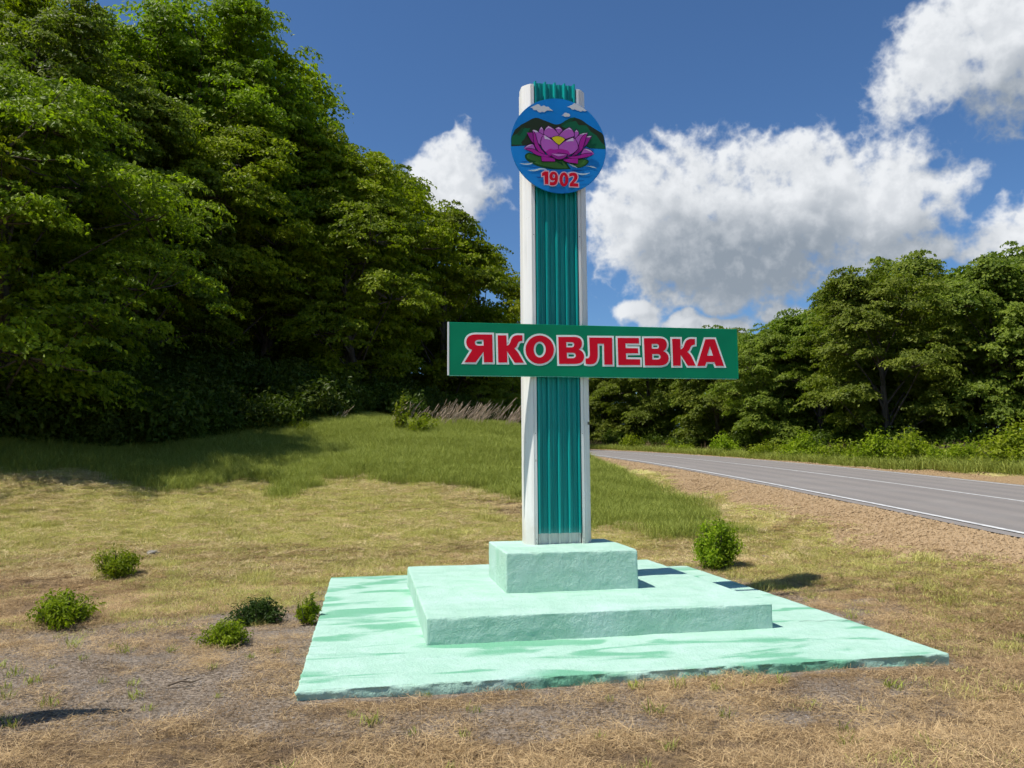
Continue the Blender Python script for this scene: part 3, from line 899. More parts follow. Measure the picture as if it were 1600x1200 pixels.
digit('965,852 q 1005,832 1040,835 q 1100,840 1102,905 q 1095,955 1035,1005 1110,1010 1112,1062 975,1055 975,1012 q 1045,945 1045,905 q 1045,865 968,902')

# ------------------------------------------------------------------ foliage
def leaf_mat(name, dark, light, trans=.42, rough=.5):
    m, t, b = mat(name)
    out = t.n['Material Output']
    a = t.new('ShaderNodeAttribute', attribute_name='v').outputs['Fac']
    oi = t.new('ShaderNodeObjectInfo').outputs['Random']
    n = t.noise(t.new('ShaderNodeTexCoord').outputs['Object'], .8, 3)
    c = t.mix(a, dark, light)
    hs = t.new('ShaderNodeHueSaturation')
    t.l.new(c, hs.inputs['Color'])
    t.put(hs.inputs['Hue'], t.math('ADD', .478, t.math('MULTIPLY', oi, .020)))
    t.put(hs.inputs['Value'], t.math('ADD', .72, t.math('MULTIPLY', t.math('ADD', n, oi), .28)))
    t.l.new(hs.outputs[0], b.inputs['Base Color'])
    b.inputs['Roughness'].default_value = rough
    b.inputs['Specular IOR Level'].default_value = .18
    tr = t.new('ShaderNodeBsdfTranslucent')
    t.put(tr.inputs['Color'], t.mix(1.0, hs.outputs[0], (1.3, 1.5, .5), 'MULTIPLY'))
    mx = t.new('ShaderNodeMixShader'); mx.inputs[0].default_value = trans
    t.l.new(b.outputs[0], mx.inputs[1]); t.l.new(tr.outputs[0], mx.inputs[2])
    t.l.new(mx.outputs[0], out.inputs['Surface'])
    return m
M_LEAF = [leaf_mat('leaf_oak', (.075, .128, .006), (.250, .345, .014)),
          leaf_mat('leaf_elm', (.100, .155, .006), (.330, .405, .014)),
          leaf_mat('leaf_walnut', (.070, .120, .010), (.230, .310, .028))]
M_LEAF_R = leaf_mat('leaf_roadside_wood', (.078, .130, .014), (.240, .320, .040))
M_SHRUB = leaf_mat('leaf_shrub', (.08, .145, .006), (.30, .40, .02))
M_SHRUB_D = leaf_mat('leaf_shrub_dark', (.016, .050, .006), (.05, .11, .014), .25)
M_SHRUB_L = leaf_mat('leaf_roadside_shrub', (.11, .17, .008), (.28, .34, .022))
M_BARK, t, b = mat('bark')
co = t.new('ShaderNodeTexCoord').outputs['Object']
mp = t.new('ShaderNodeMapping'); mp.inputs['Scale'].default_value = (9, 9, 1.5); t.l.new(co, mp.inputs['Vector'])
n = t.noise(mp.outputs[0], 1, 6, .65)
t.put(b.inputs['Base Color'], t.mix(t.ss(n, .3, .7), (.035, .028, .022), (.14, .115, .09))); b.inputs['Roughness'].default_value = .9
t.put(b.inputs['Normal'], t.bump(n, .9, .05))

def tube(V, Fc, P, R, sides=6):
    """append a tube through the points P with radii R"""
    P = np.asarray(P, float); base = sum(len(v) for v in V); n = len(P)
    d = np.gradient(P, axis=0); d /= np.linalg.norm(d, axis=1, keepdims=True) + 1e-9
    ref = np.array([0.31, .11, .95]) if abs(d[0] @ np.array([.31, .11, .95])) < .9 else np.array([1., 0, 0])
    s1 = np.cross(d, ref); s1 /= np.linalg.norm(s1, axis=1, keepdims=True) + 1e-9; s2 = np.cross(d, s1)
    a = np.arange(sides) / sides * 2 * np.pi
    ring = P[:, None] + (s1[:, None] * np.cos(a)[None, :, None] + s2[:, None] * np.sin(a)[None, :, None]) * np.asarray(R)[:, None, None]
    V.append(ring.reshape(-1, 3))
    i = np.arange(n - 1)[:, None] * sides; j = np.arange(sides)[None]; k = (j + 1) % sides
    Fc.append((np.stack([i + j, i + k, i + sides + k, i + sides + j], 2) + base).reshape(-1, 4))
def leaves(C, Nrm, size, rng, droop=.3, aspect=.5, vals=None):
    """rhombic leaves, folded on the midrib; C centres, Nrm rough normals"""
    n = len(C)
    N = Nrm + rng.normal(0, .5, (n, 3)); N /= np.linalg.norm(N, axis=1, keepdims=True)
    D = rng.normal(0, 1, (n, 3)); D[:, 2] -= droop; D -= N * (D * N).sum(1, keepdims=True); D /= np.linalg.norm(D, axis=1, keepdims=True)
    S = np.cross(N, D); sz = (size * rng.uniform(.65, 1.3, n))[:, None]
    v0 = C - D * sz * .5; v2 = C + D * sz * .5; v1 = C + S * sz * aspect * .5 + N * sz * .1 + D * sz * -.05; v3 = C - S * sz * aspect * .5 + N * sz * .1 + D * sz * -.05
    V = np.stack([v0, v1, v2, v3], 1).reshape(-1, 3)
    i = np.arange(n)[:, None] * 4
    T = np.concatenate([i + [0, 1, 2], i + [0, 2, 3]], 1).reshape(-1, 3)
    vv = rng.uniform(0, 1, n) if vals is None else np.clip(vals + rng.normal(0, .18, n), 0, 1)
    return V, T, np.repeat(vv, 4)

def make_tree(seed, H, R, base, nspray=300, nleaf=130, lsize=.17, spray=.75, trunk_r=.2, lean=0.0, flat_=.28, lobes=9):
    """returns (trunk mesh, crown mesh). Limbs reach flattened sprays of leaves gathered in lobes."""
    rng = np.random.default_rng(seed)
    V = []; Fc = []
    top = H * .86
    tz = np.linspace(0, top, 9)
    bend = rng.normal(0, .03, 2) * H
    tp = np.stack([lean * (tz / H) ** 1.5 * H * .3 + bend[0] * np.sin(tz / H * 3), bend[1] * np.sin(tz / H * 2.4), tz], 1)
    tr = trunk_r * (1 - .9 * (tz / top)) + .02; tr[0] *= 1.5
    tube(V, Fc, tp, tr, 8)
    axis_at = lambda z: np.array([np.interp(z, tz, tp[:, 0]), np.interp(z, tz, tp[:, 1]), z])
    cz = (base + H) / 2; hz = (H - base) / 2
    lob = []
    for k in range(lobes):
        a = k * 2.4 + rng.uniform(-.4, .4); f = (k + .5) / lobes
        z = base + (H - base) * (f * .86 + .07)
        rr = R * math.sqrt(max(.08, 1 - ((z - cz - hz * -.1) / (hz * 1.12)) ** 2))
        ax = axis_at(min(z, top))
        c = ax + np.array([math.cos(a), math.sin(a), 0]) * rr * rng.uniform(.42, .78); c[2] = z
        lr = np.array([rr * .5, rr * .5, (H - base) * .15]) * rng.uniform(.75, 1.25)
        lr[:2] = np.maximum(lr[:2], R * .24)
        lob.append((c, lr))
        st = axis_at(min(max(z - (H - base) * .28 - .6, base * .55), top * .92))
        mid = (st + c) / 2 + np.array([0, 0, .25]) + rng.normal(0, .15, 3)
        r0 = trunk_r * .45 * (1 - .5 * f)
        tube(V, Fc, [st, (st + mid) / 2 + [0, 0, .1], mid, c], [r0, r0 * .75, r0 * .5, r0 * .25], 5)
    cA = axis_at(top * .98); cA[2] = H - (H - base) * .16
    lob.append((cA, np.array([R * .5, R * .5, (H - base) * .16])))
    LV = []; LF = []; LA = []; nb = 0
    per = nspray // len(lob)
    cen_all = np.array([0, 0, cz])
    for c, lr in lob:
        for j in range(per):
            d = rng.normal(0, 1, 3); d /= np.linalg.norm(d)
            if d[2] < -.35: d[2] *= -.6
            q = c + d * lr * rng.uniform(.3, 1.12) ** .6
            s = spray * rng.uniform(.55, 1.25)
            out = q - np.array([c[0] * .4, c[1] * .4, q[2] - .1]); out[2] = 0
            on = np.linalg.norm(out) + 1e-6; out /= on
            n_ = int(nleaf * (s / spray) ** 1.4)
            # spray: tilted dish, dense on its upper side
            rad = np.sqrt(rng.uniform(0, 1, n_)) * s; ang = rng.uniform(0, 2 * np.pi, n_)
            rad *= (1 + .35 * np.sin(ang * 3 + rng.uniform(0, 6)))
            e1 = out; e2 = np.array([-out[1], out[0], 0])
            px_ = rad * np.cos(ang) * 1.15; py_ = rad * np.sin(ang)
            zz = -(px_ ** 2 + py_ ** 2) / s * .28 - px_ * .18 + rng.normal(0, flat_ * s * .35, n_)
            P = q + e1 * px_[:, None] + e2 * py_[:, None] + np.array([0, 0, 1]) * zz[:, None]
            Nn = np.array([0, 0, .62]) + e1 * (px_ / s * .5 + .55)[:, None] + e2 * (py_ / s * .5)[:, None]
            v_, f_, a_ = leaves(P, Nn, lsize, rng, .5, .55, np.full(n_, rng.uniform(.2, .8)))
            LV.append(v_); LF.append(f_ + nb); LA.append(a_); nb += len(v_)
            if j % 5 == 0:
                tube(V, Fc, [c + (q - c) * .15, c + (q - c) * .55 + [0, 0, -.08], q - out * s * .2], [.035, .022, .008], 3)
    trunk = mesh_np('trunk', np.concatenate(V), np.concatenate(Fc), True)
    crown = mesh_np('crown', np.concatenate(LV), np.concatenate(LF), False, {'v': np.concatenate(LA)})
    trunk.materials.append(M_BARK)
    return trunk, crown

PROTO = {
    'wide':   make_tree(1, 11.5, 4.6, .8, 900, 78, .185, .52, .24, lobes=17),
    'tall':   make_tree(2, 14.0, 4.0, 1.6, 900, 78, .185, .50, .22, lobes=18),
    'round':  make_tree(3, 10.0, 4.2, .4, 800, 78, .18, .49, .20, lobes=15),
    'narrow': make_tree(4, 12.5, 3.2, 1.2, 680, 78, .18, .47, .18, lobes=15),
    'near':   make_tree(5, 9.0, 4.4, .1, 1050, 92, .135, .47, .18, 0, .2, 22),
    'oak':    make_tree(6, 12.0, 4.8, .9, 900, 76, .215, .56, .26, 0, .32, 18),
    'oak2':   make_tree(8, 11.0, 4.0, .6, 760, 76, .215, .53, .22, 0, .32, 15),
}
CROWNS = {}
def tree(name, proto, x, y, s, rz, label, cat, group, leaf, sz=1.0, dz=0.0):
    root = empty(name, (x, y, gz(x, y) - .15 + dz), rz)
    root.scale = (s, s, s * sz)
    tag(root, label, cat, group)
    tm, cm = PROTO[proto]
    link('trunk', tm, None, root)
    key = (proto, leaf.name)
    if key not in CROWNS:
        c2 = cm.copy(); c2.materials.clear(); c2.materials.append(leaf); CROWNS[key] = c2
    link('crown', CROWNS[key], None, root)
    return root
TREE_H = dict(wide=11.5, tall=14.0, round=10.0, narrow=12.5, near=9.0, oak=12.0, oak2=11.0)
TREE_R = dict(wide=4.6, tall=4.0, round=4.2, narrow=3.2, near=4.4, oak=4.8, oak2=4.0)
def top_scale(p, x, y, row):
    return (1.6 + (716 - row) / F_PX * y - gz(x, y)) / TREE_H[p]
def right_scale(p, x, y, s):
    px = 800 + F_PX * (x - .6 * TREE_R[p] * s) / y
    row = float(np.interp(px, [900, 1000, 1160, 1235, 1275, 1400, 1600], [540, 522, 512, 462, 425, 395, 400]))
    return min(s, top_scale(p, x, y, row))
SKYLINE = {(-8.2, 38.5): 212, (-6.6, 44.0): 245, (-3.6, 43.0): 318, (-2.2, 52.0): 385, (-11.2, 35.5): 105, (-14.5, 38.5): 15}
HG = 'broadleaf trees on the hillside left of the monument'
left_trees = [
    ('near', -13.2, 20.6, 1.08, 0.3, 'foremost spreading tree at the left, its layered branches reaching down to the shaded grass', 1.0),
    ('near', -17.2, 18.4, 1.05, 2.1, 'dense low-branched tree at the left picture edge beside the foremost spreading tree', .95),
    ('wide', -13.6, 28.0, .9, 1.2, 'tree with lit layered sprays at the wood edge, right behind the foremost spreading tree', 1.0),
    ('round', -6.6, 35.0, .98, 4.0, 'rounded dark tree at the wood edge between the stony bank and the town sign', 1.0),
    ('wide', -12.2, 32.0, .95, 2.2, 'broad yellow-green tree halfway up the slope above the foremost spreading tree', 1.0),
    ('tall', -15.5, 26.5, .86, 5.2, 'tall bright tree rising over the left edge tree, its top near the upper left corner', 1.0),
    ('tall', -11.2, 35.5, .98, .9, 'tall tree breaking the skyline where the hill drops steeply towards the sky', 1.0),
    ('wide', -8.2, 38.5, .95, 3.4, 'full crowned tree on the skyline left of the small white cloud', 1.0),
    ('narrow', -6.6, 44.0, .98, 1.7, 'narrow tree with a pointed tip against the small white cloud', 1.0),
    ('round', -3.6, 43.0, 1.06, 2.7, 'rounded tree on the falling skyline under the small white cloud', 1.0),
    ('wide', -2.2, 52.0, 1.0, .4, 'last large tree of the hillside wood, its crown edge just left of the pillar', 1.0),
    ('round', -1.6, 45.0, .70, 5.0, 'low dark tree behind the left end of the town sign', 1.0),
    ('tall', -17.5, 33.5, .92, 1.1, 'tall tree high on the slope left of the tallest looking tree', 1.0),
    ('wide', -14.5, 38.5, 1.0, 4.4, 'broad skyline tree between the tallest tree and the steep canopy drop', 1.0),
    ('narrow', -10.0, 43.0, 1.05, 5.6, 'slim tree standing on the skyline above the middle of the slope', 1.0),
    ('tall', -14.0, 33.6, 1.14, 2.6, 'tallest looking tree, its crown cut by the upper picture edge on the slope', 1.0),
    ('tall', -20.5, 29.0, .9, 3.3, 'tall tree filling the upper left corner of the picture', 1.0),
    ('round', -16.2, 22.2, .98, 1.9, 'shaded rounded tree at the far left behind the left edge tree', 1.0),
]
for i, (p, x, y, s, rz, lab, szz) in enumerate(left_trees):
    if (x, y) in SKYLINE: s = top_scale(p, x, y, SKYLINE[(x, y)])
    tree('broadleaf_tree', p, x, y, s, rz, lab, 'tree', HG, M_LEAF[i % 3], szz)
k = 0
for x, y, p, s in ((-22, 38, 'wide', 1), (-19, 44, 'tall', .95), (-14, 48, 'wide', 1.05), (-26, 33, 'tall', 1), (-10, 52, 'round', 1.1), (-6, 58, 'wide', 1.05), (-2.5, 64, 'round', 1.1),
                   (-24, 24, 'wide', 1), (-27, 45, 'wide', 1.1), (-20, 55, 'tall', 1), (-13, 62, 'wide', 1.1), (1.2, 72, 'round', 1.0), (-20, 17, 'round', 1.0), (-7.5, 50, 'tall', .8)):
    tree('broadleaf_tree', p, x, y, s, k * 1.7, 'tree deep in the hillside wood, mostly hidden behind others', 'tree', 'trees deep in the hillside wood', M_LEAF[k % 3]); k += 1
RG = 'oak wood across the road on the right'
right_trees = [
    ('oak', 17.2, 36.0, .80, .4, 'large roadside wood tree right of the town sign, first crown rising against the big cloud'),
    ('oak2', 21.4, 35.5, .84, 2.5, 'tree with open crown and visible dark trunk behind the roadside shrubs'),
    ('oak', 24.9, 34.5, .76, 4.4, 'tree at the right picture edge across the road, with pale grey-green sprays'),
    ('oak', 21.5, 41.5, .98, 1.9, 'highest tree of the roadside wood, its top against the white cloud bank'),
    ('oak2', 13.8, 41.5, .72, 5.1, 'mid-height tree where the roadside wood steps down towards the town sign'),
    ('oak', 26.8, 41.0, .95, 3.3, 'broad crowned tree rising behind the trees at the right picture edge'),
    ('oak2', 12.4, 48.0, .78, 1.1, 'tree just right of the end of the town sign'),
    ('oak', 10.0, 56.0, .82, 2.9, 'dark tree under the right half of the town sign, third from the pillar'),
    ('oak2', 7.2, 60.0, .86, 4.9, 'small rounded tree under the right half of the town sign, second from the pillar'),
    ('oak', 4.4, 68.0, .82, .8, 'distant tree at the road bend directly right of the pillar'),
]
for i, (p, x, y, s, rz, lab) in enumerate(right_trees):
    tree('wood_tree', p, x, y, right_scale(p, x, y, s), rz, lab, 'tree', RG, M_LEAF_R)
k = 0
for x, y in ((16, 41), (19, 44), (16, 47), (20, 48), (25, 47), (30, 44), (34, 38), (30, 34), (14, 55), (19, 55), (24, 55), (12, 64), (17, 64), (7.5, 72), (12, 74), (3, 80), (29, 38)):
    tree('wood_tree', ('oak', 'oak2')[k % 2], x, y, right_scale(('oak', 'oak2')[k % 2], x, y, .84 + .05 * (k % 3)), k * 1.3, 'tree standing behind the front row of the roadside wood, mostly hidden', 'tree', 'trees behind the front row of the roadside wood', M_LEAF_R); k += 1

# shrub builder: leafy mound with stems
def make_shrub(seed, R, H, n, lsize, upright=.6, aspect=.4, stems=14, open_=0.0):
    rng = np.random.default_rng(seed)
    V = []; Fc = []; LV = []; LF = []; LA = []; nb = 0
    for k in range(stems):
        a = rng.uniform(0, 2 * np.pi); el_ = rng.uniform(0, 1) ** .6
        tip = np.array([math.cos(a) * R * el_, math.sin(a) * R * el_, H * math.sqrt(max(.05, 1 - (el_ * .86) ** 2)) * rng.uniform(.6, 1.22)])
        root_ = tip * np.array([.12, .12, 0])
        mid = (root_ + tip) / 2 + np.array([math.cos(a), math.sin(a), 0]) * R * .08
        tube(V, Fc, [root_, mid, tip], [.006 + R * .012, .005 + R * .008, .003], 4)
        m_ = n // stems
        u = rng.uniform(.22 - open_ * .1, 1.06, m_) ** .8
        P = ((1 - u) ** 2)[:, None] * root_ + (2 * u * (1 - u))[:, None] * mid + (u ** 2)[:, None] * tip
        sp_ = R * (.26 - .10 * u) * (1 - .4 * open_)
        off_ = rng.normal(0, 1, (m_, 3)) * sp_[:, None] * .75
        P = P + off_; P[:, 2] = np.maximum(P[:, 2], .01)
        Nn = off_ / (np.linalg.norm(off_, axis=1, keepdims=True) + 1e-6) * .7 + np.array([0, 0, upright])
        v_, f_, a_ = leaves(P, Nn, lsize, rng, -.8, aspect, np.full(m_, rng.uniform(.25, .75)))
        LV.append(v_); LF.append(f_ + nb); LA.append(a_); nb += len(v_)
    st = mesh_np('stems', np.concatenate(V), np.concatenate(Fc), True); st.materials.append(M_BARK)
    lf = mesh_np('foliage', np.concatenate(LV), np.concatenate(LF), False, {'v': np.concatenate(LA)})
    return st, lf
def shrub(name, pr, x, y, s, rz, label, cat, group, leaf, sz=1.0):
    r = empty(name, (x, y, gz(x, y) - .02), rz); r.scale = (s, s, s * sz)
    tag(r, label, cat, group)
    st, lf = pr
    lf2 = lf.copy() if lf.materials else lf
    if not lf.materials: lf.materials.append(leaf)
    elif lf.materials[0] != leaf:
        key = (lf.name, leaf.name)
        if key not in CROWNS:
            lf2.materials.clear(); lf2.materials.append(leaf); CROWNS[key] = lf2
        lf2 = CROWNS[key]
    else: lf2 = lf
    link('stems', st, None, r); link('foliage', lf2, None, r)
    return r
SG = 'small garden shrubs planted round the monument'
def ground_at(px, py):
    """walk the pixel ray down to the terrain"""
    d = ray(px, py).normalized(); tt = 2.0
    while tt < 200:
        q = Vector((0, 0, CAM_H)) + d * tt
        if q.z < gz(q.x, q.y): return q.x, q.y
        tt += .05
    return q.x, q.y
S1 = make_shrub(21, .30, .36, 3600, .045, .5, .32, 40)
S2 = make_shrub(22, .30, .27, 3200, .048, .5, .35, 38)
S3 = make_shrub(23, .36, .62, 6500, .05, .3, .5, 44)
S4 = make_shrub(24, .12, .26, 700, .06, 0, .18, 22)
px_s = 1 / F_PX
for pr, (px, py), s, sz, lab, lf in (
        (S1, (178, 903), 1.15, 1.0, 'feathery green shrub farthest back of those left of the slab', M_SHRUB),
        (S2, (98, 976), 1.10, 1.0, 'low bright green shrub nearest the left picture edge', M_SHRUB),
        (S2, (352, 1010), .82, .95, 'low green shrub on bare soil, nearest the camera', M_SHRUB),
        (S2, (402, 974), 1.02, .85, 'very dark green low shrub wider than its neighbours, between two lighter ones', M_SHRUB_D),
        (S4, (480, 976), 1.15, 1.0, 'small spiky green tuft right beside the left edge of the slab', M_SHRUB),
        (S3, (1120, 888), 1.0, 1.0, 'upright rounded leafy bush behind the right side of the slab', M_SHRUB)):
    x, y = ground_at(px, py)
    shrub('shrub', pr, x, y, s * .9, px * .01, lab, 'shrub', SG, lf, sz)
# roadside shrubs beyond the road
B1 = make_shrub(31, 1.0, 1.25, 2600, .14, .5, .5, 26)
B2 = make_shrub(32, 1.0, 1.0, 2400, .13, .5, .45, 26, .4)
BG = 'shrubs along the far side of the road'
for i, (px, py, s, lab, lf) in enumerate((
        (1592, 738, 1.0, 'bright yellow-green roadside shrub cut by the right picture edge', M_SHRUB_L),
        (1520, 735, .95, 'bright roadside shrub second from the right picture edge', M_SHRUB_L),
        (1425, 728, .95, 'bright roadside shrub standing alone below the dark trunk gap', M_SHRUB_L),
        (1480, 732, .75, 'dull olive roadside shrub between two bright ones', M_SHRUB),
        (1370, 722, .95, 'dull olive roadside shrub left of the lone bright one', M_SHRUB),
        (1310, 716, 1.0, 'low bright shrub in the middle of the far verge', M_SHRUB_L),
        (1255, 712, .95, 'olive shrub on the far verge below the first tall wood tree', M_SHRUB),
        (1200, 706, .9, 'small green shrub on the far verge right of the town sign end', M_SHRUB_L),
        (1130, 702, .9, 'small green shrub on the far verge under the end of the town sign', M_SHRUB),
        (1060, 699, .9, 'far verge shrub below the last letters of the town sign', M_SHRUB_L),
        (985, 694, .9, 'farthest verge shrub, right of the pillar by the road bend', M_SHRUB))):
    d = ray(px, py)
    # first point beyond the asphalt on the far side
    tt = 8.0
    while tt < 140:
        q = Vector((0, 0, CAM_H)) + d * tt
        o_, z_ = road_near([q.x], [q.y])
        if o_[0] > RW + 2.1: break
        tt += .2
    shrub('roadside_shrub', (B1, B2)[i % 2], q.x, q.y, s, i * 1.1, lab, 'shrub', BG, lf)
# saplings at the top of the bank
SP1 = make_shrub(41, .45, 1.15, 420, .11, .3, .5, 7, 1.0)
SP2 = make_shrub(42, .8, .75, 900, .11, .3, .5, 14, .8)
for pr, px, D_, s, lab in ((SP1, 617, 26.0, 1.1, 'slender yellow-green sapling on the bank crest'),
                           (SP2, 652, 25.8, .9, 'bright spreading young bush on the bank crest right of the sapling'),
                           (SP2, 470, 25.0, .5, 'small bright bush on the crest beside the stony bank'),
                           (SP1, 462, 25.2, .6, 'thin leafy shoot at the foot of the stony bank')):
    d = ray(px, 660); q = d * (D_ / d.y)
    shrub('young_bush', pr, q.x, q.y, s, px, lab, 'bush', 'young bushes along the bank crest', M_SHRUB_L)

# ------------------------------------------------------------------ scattered ground cover (uncountable: stuff)
def blades(seed, n, R, h, w_, lay, curve=.5, bend=.5):
    """patch of grass blades; lay 0 = upright, 1 = lying as cut thatch"""
    rng = np.random.default_rng(seed)
    a = rng.uniform(0, 2 * np.pi, n); r = np.sqrt(rng.uniform(0, 1, n)) * R
    P = np.stack([r * np.cos(a), r * np.sin(a), np.zeros(n)], 1)
    th = rng.uniform(0, 2 * np.pi, n)
    inc = np.clip(rng.normal(lay, .18, n), 0, 1) * (math.pi / 2 * .97)
    Hh = h * rng.uniform(.5, 1.25, n)
    D = np.stack([np.sin(inc) * np.cos(th), np.sin(inc) * np.sin(th), np.cos(inc)], 1)
    S = np.stack([-np.sin(th), np.cos(th), np.zeros(n)], 1) + rng.normal(0, .3, (n, 3)); S /= np.linalg.norm(S, axis=1, keepdims=True)
    H2 = np.stack([np.cos(th), np.sin(th), np.zeros(n)], 1)
    ww = (w_ * rng.uniform(.6, 1.3, n))[:, None]
    P[:, 2] += rng.uniform(0, .02, n) * lay
    m_ = P + D * (Hh * .5)[:, None]
    e = P + D * Hh[:, None] * .9 + H2 * (Hh * bend * .35)[:, None] * (1 - lay) ; e[:, 2] -= Hh * bend * .12 * (1 - lay)
    V = np.stack([P - S * ww * .5, P + S * ww * .5, m_ + S * ww * .45, m_ - S * ww * .45, e], 1).reshape(-1, 3)
    V[:, 2] = np.maximum(V[:, 2], .002)
    i = np.arange(n)[:, None] * 5
    T = np.concatenate([i + [0, 1, 2], i + [0, 2, 3], i + [3, 2, 4]], 1).reshape(-1, 3)
    return mesh_np('blade_patch', V, T, False, {'v': np.repeat(rng.uniform(0, 1, n), 5)})
def blade_mat(name, a, b_, trans=.25):
    m, t, bs = mat(name)
    out = t.n['Material Output']
    at = t.new('ShaderNodeAttribute', attribute_name='v').outputs['Fac']
    oi = t.new('ShaderNodeObjectInfo').outputs['Random']
    c = t.mix(t.math('ADD', t.math('MULTIPLY', at, .7), t.math('MULTIPLY', oi, .3)), a, b_)
    t.put(bs.inputs['Base Color'], c); bs.inputs['Roughness'].default_value = .6
    bs.inputs['Specular IOR Level'].default_value = .25
    tr = t.new('ShaderNodeBsdfTranslucent'); t.put(tr.inputs['Color'], c)
    mx = t.new('ShaderNodeMixShader'); mx.inputs[0].default_value = trans
    t.l.new(bs.outputs[0], mx.inputs[1]); t.l.new(tr.outputs[0], mx.inputs[2]); t.l.new(mx.outputs[0], out.inputs['Surface'])
    return m
M_STRAW = blade_mat('straw', (.24, .15, .065), (.78, .57, .30), .15)
M_HAY = blade_mat('hay', (.32, .23, .10), (.92, .76, .42), .2)
M_STRAW2 = blade_mat('straw_dark', (.10, .062, .036), (.36, .25, .13), .1)
M_GRASS = blade_mat('grass_mown', (.27, .28, .045), (.74, .69, .24), .3)
M_TALL = blade_mat('grass_tall', (.15, .20, .022), (.44, .48, .10), .35)
M_REED = blade_mat('reed_dry', (.36, .27, .18), (.68, .54, .40), .25)
M_STONE = simple('pebble', (.38, .265, .145), .9, var=.35, scale=3)
M_STONE2 = simple('pebble_grey', (.27, .24, .21), .9, var=.35, scale=3)

def scatter(name, X, Y, meshes, smin, smax, m, tilt=.0, label=None, cat=None, zoff=0.0, follow=None, zs=None):
    """one object: points on the ground, each carrying one of the patches (geometry nodes)"""
    n = len(X)
    Zh = height(X, Y) + zoff
    rng = np.random.default_rng(len(name) * 7 + n)
    P = np.stack([X, Y, Zh], 1)
    me = bpy.data.meshes.new(name); me.vertices.add(n); me.vertices.foreach_set('co', P.astype(np.float32).ravel())
    rot = np.stack([rng.normal(0, tilt, n), rng.normal(0, tilt, n), rng.uniform(0, 2 * np.pi, n)], 1)
    if follow is not None:      # lay the pieces along the slope
        e = .3
        gxx = (height(X + e, Y, False) - height(X - e, Y, False)) / (2 * e); gyy = (height(X, Y + e, False) - height(X, Y - e, False)) / (2 * e)
        rot[:, 0] += 0; rot[:, 1] += 0
    at = me.attributes.new('rot', 'FLOAT_VECTOR', 'POINT'); at.data.foreach_set('vector', rot.astype(np.float32).ravel())
    at = me.attributes.new('scl', 'FLOAT', 'POINT'); at.data.foreach_set('value', (rng.uniform(smin, smax, n) * (1 if zs is None else zs)).astype(np.float32))
    me.update()
    ob = bpy.data.objects.new(name, me); COL.objects.link(ob)
    tag(ob, label, cat, kind='stuff')
    colx = bpy.data.collections.new(name + '_patches')
    for k, pm in enumerate(meshes):
        pm.materials.clear(); pm.materials.append(m)
        po = bpy.data.objects.new(name + '_patch', pm); colx.objects.link(po)
    ng = bpy.data.node_groups.new(name, 'GeometryNodeTree')
    ng.interface.new_socket('Geometry', in_out='INPUT', socket_type='NodeSocketGeometry')
    ng.interface.new_socket('Geometry', in_out='OUTPUT', socket_type='NodeSocketGeometry')
    N = ng.nodes; Lk = ng.links
    gi_ = N.new('NodeGroupInput'); go_ = N.new('NodeGroupOutput')
    ip = N.new('GeometryNodeInstanceOnPoints'); ci = N.new('GeometryNodeCollectionInfo')
    ci.inputs['Collection'].default_value = colx; ci.inputs['Separate Children'].default_value = True; ci.inputs['Reset Children'].default_value = True
    ra = N.new('GeometryNodeInputNamedAttribute'); ra.data_type = 'FLOAT_VECTOR'; ra.inputs['Name'].default_value = 'rot'
    sa = N.new('GeometryNodeInputNamedAttribute'); sa.data_type = 'FLOAT'; sa.inputs['Name'].default_value = 'scl'
    ip.inputs['Pick Instance'].default_value = True
    e2r = N.new('FunctionNodeEulerToRotation')
    Lk.new(gi_.outputs[0], ip.inputs['Points']); Lk.new(ci.outputs[0], ip.inputs['Instance'])
    Lk.new(ra.outputs[0], e2r.inputs[0]); Lk.new(e2r.outputs[0], ip.inputs['Rotation']); Lk.new(sa.outputs[0], ip.inputs['Scale'])
    Lk.new(ip.outputs[0], go_.inputs[0])
    md = ob.modifiers.new('scatter', 'NODES'); md.node_group = ng
    return ob

def candidates(n, seed, x0, x1, y0, y1, bias=1.0):
    rng = np.random.default_rng(seed)
    y = y0 + (y1 - y0) * rng.uniform(0, 1, n) ** bias
    # keep within a wedge a little wider than the view
    x = rng.uniform(x0, x1, n)
    keep = np.abs(x) < (np.maximum(y, 0) * .78 + 2.2)
    x, y = x[keep], y[keep]
    z = zones(x, y)
    ok = (z['dslab'] > .03)
    return x[ok], y[ok], {k: v[ok] for k, v in z.items()}, rng

# dry cut grass lying about
x, y, z, rng = candidates(30000, 51, -8, 8, 2.6, 13.5, .9)
p = (1 - z['bare'] * .86) * (1 - z['green'] * .45) * (1 - z['gravel'])
cl_ = .55 + .9 * fbm(x * 1.3, y * 1.9, 12, 3); k_ = rng.uniform(0, 1, len(x)) < p * np.clip(cl_, .28, 1)
scatter('dry_cut_grass', x[k_], y[k_], [blades(60 + i, 150, .15, .085, .0019, .96) for i in range(6)], .6, 1.25, M_STRAW, .08,
        'straw-coloured cut grass lying over the ground in front', 'grass')
x, y, z, rng = candidates(16000, 52, -8, 8, 2.6, 13.5, .9)
k_ = rng.uniform(0, 1, len(x)) < (1 - z['gravel']) * (.9 - .62 * z['bare'])
scatter('dead_stalks', x[k_], y[k_], [blades(70 + i, 90, .15, .045, .0026, .85) for i in range(5)], .5, 1.2, M_STRAW2, .1,
        'dark dead stalks and stubble matted on the soil in front', 'grass')
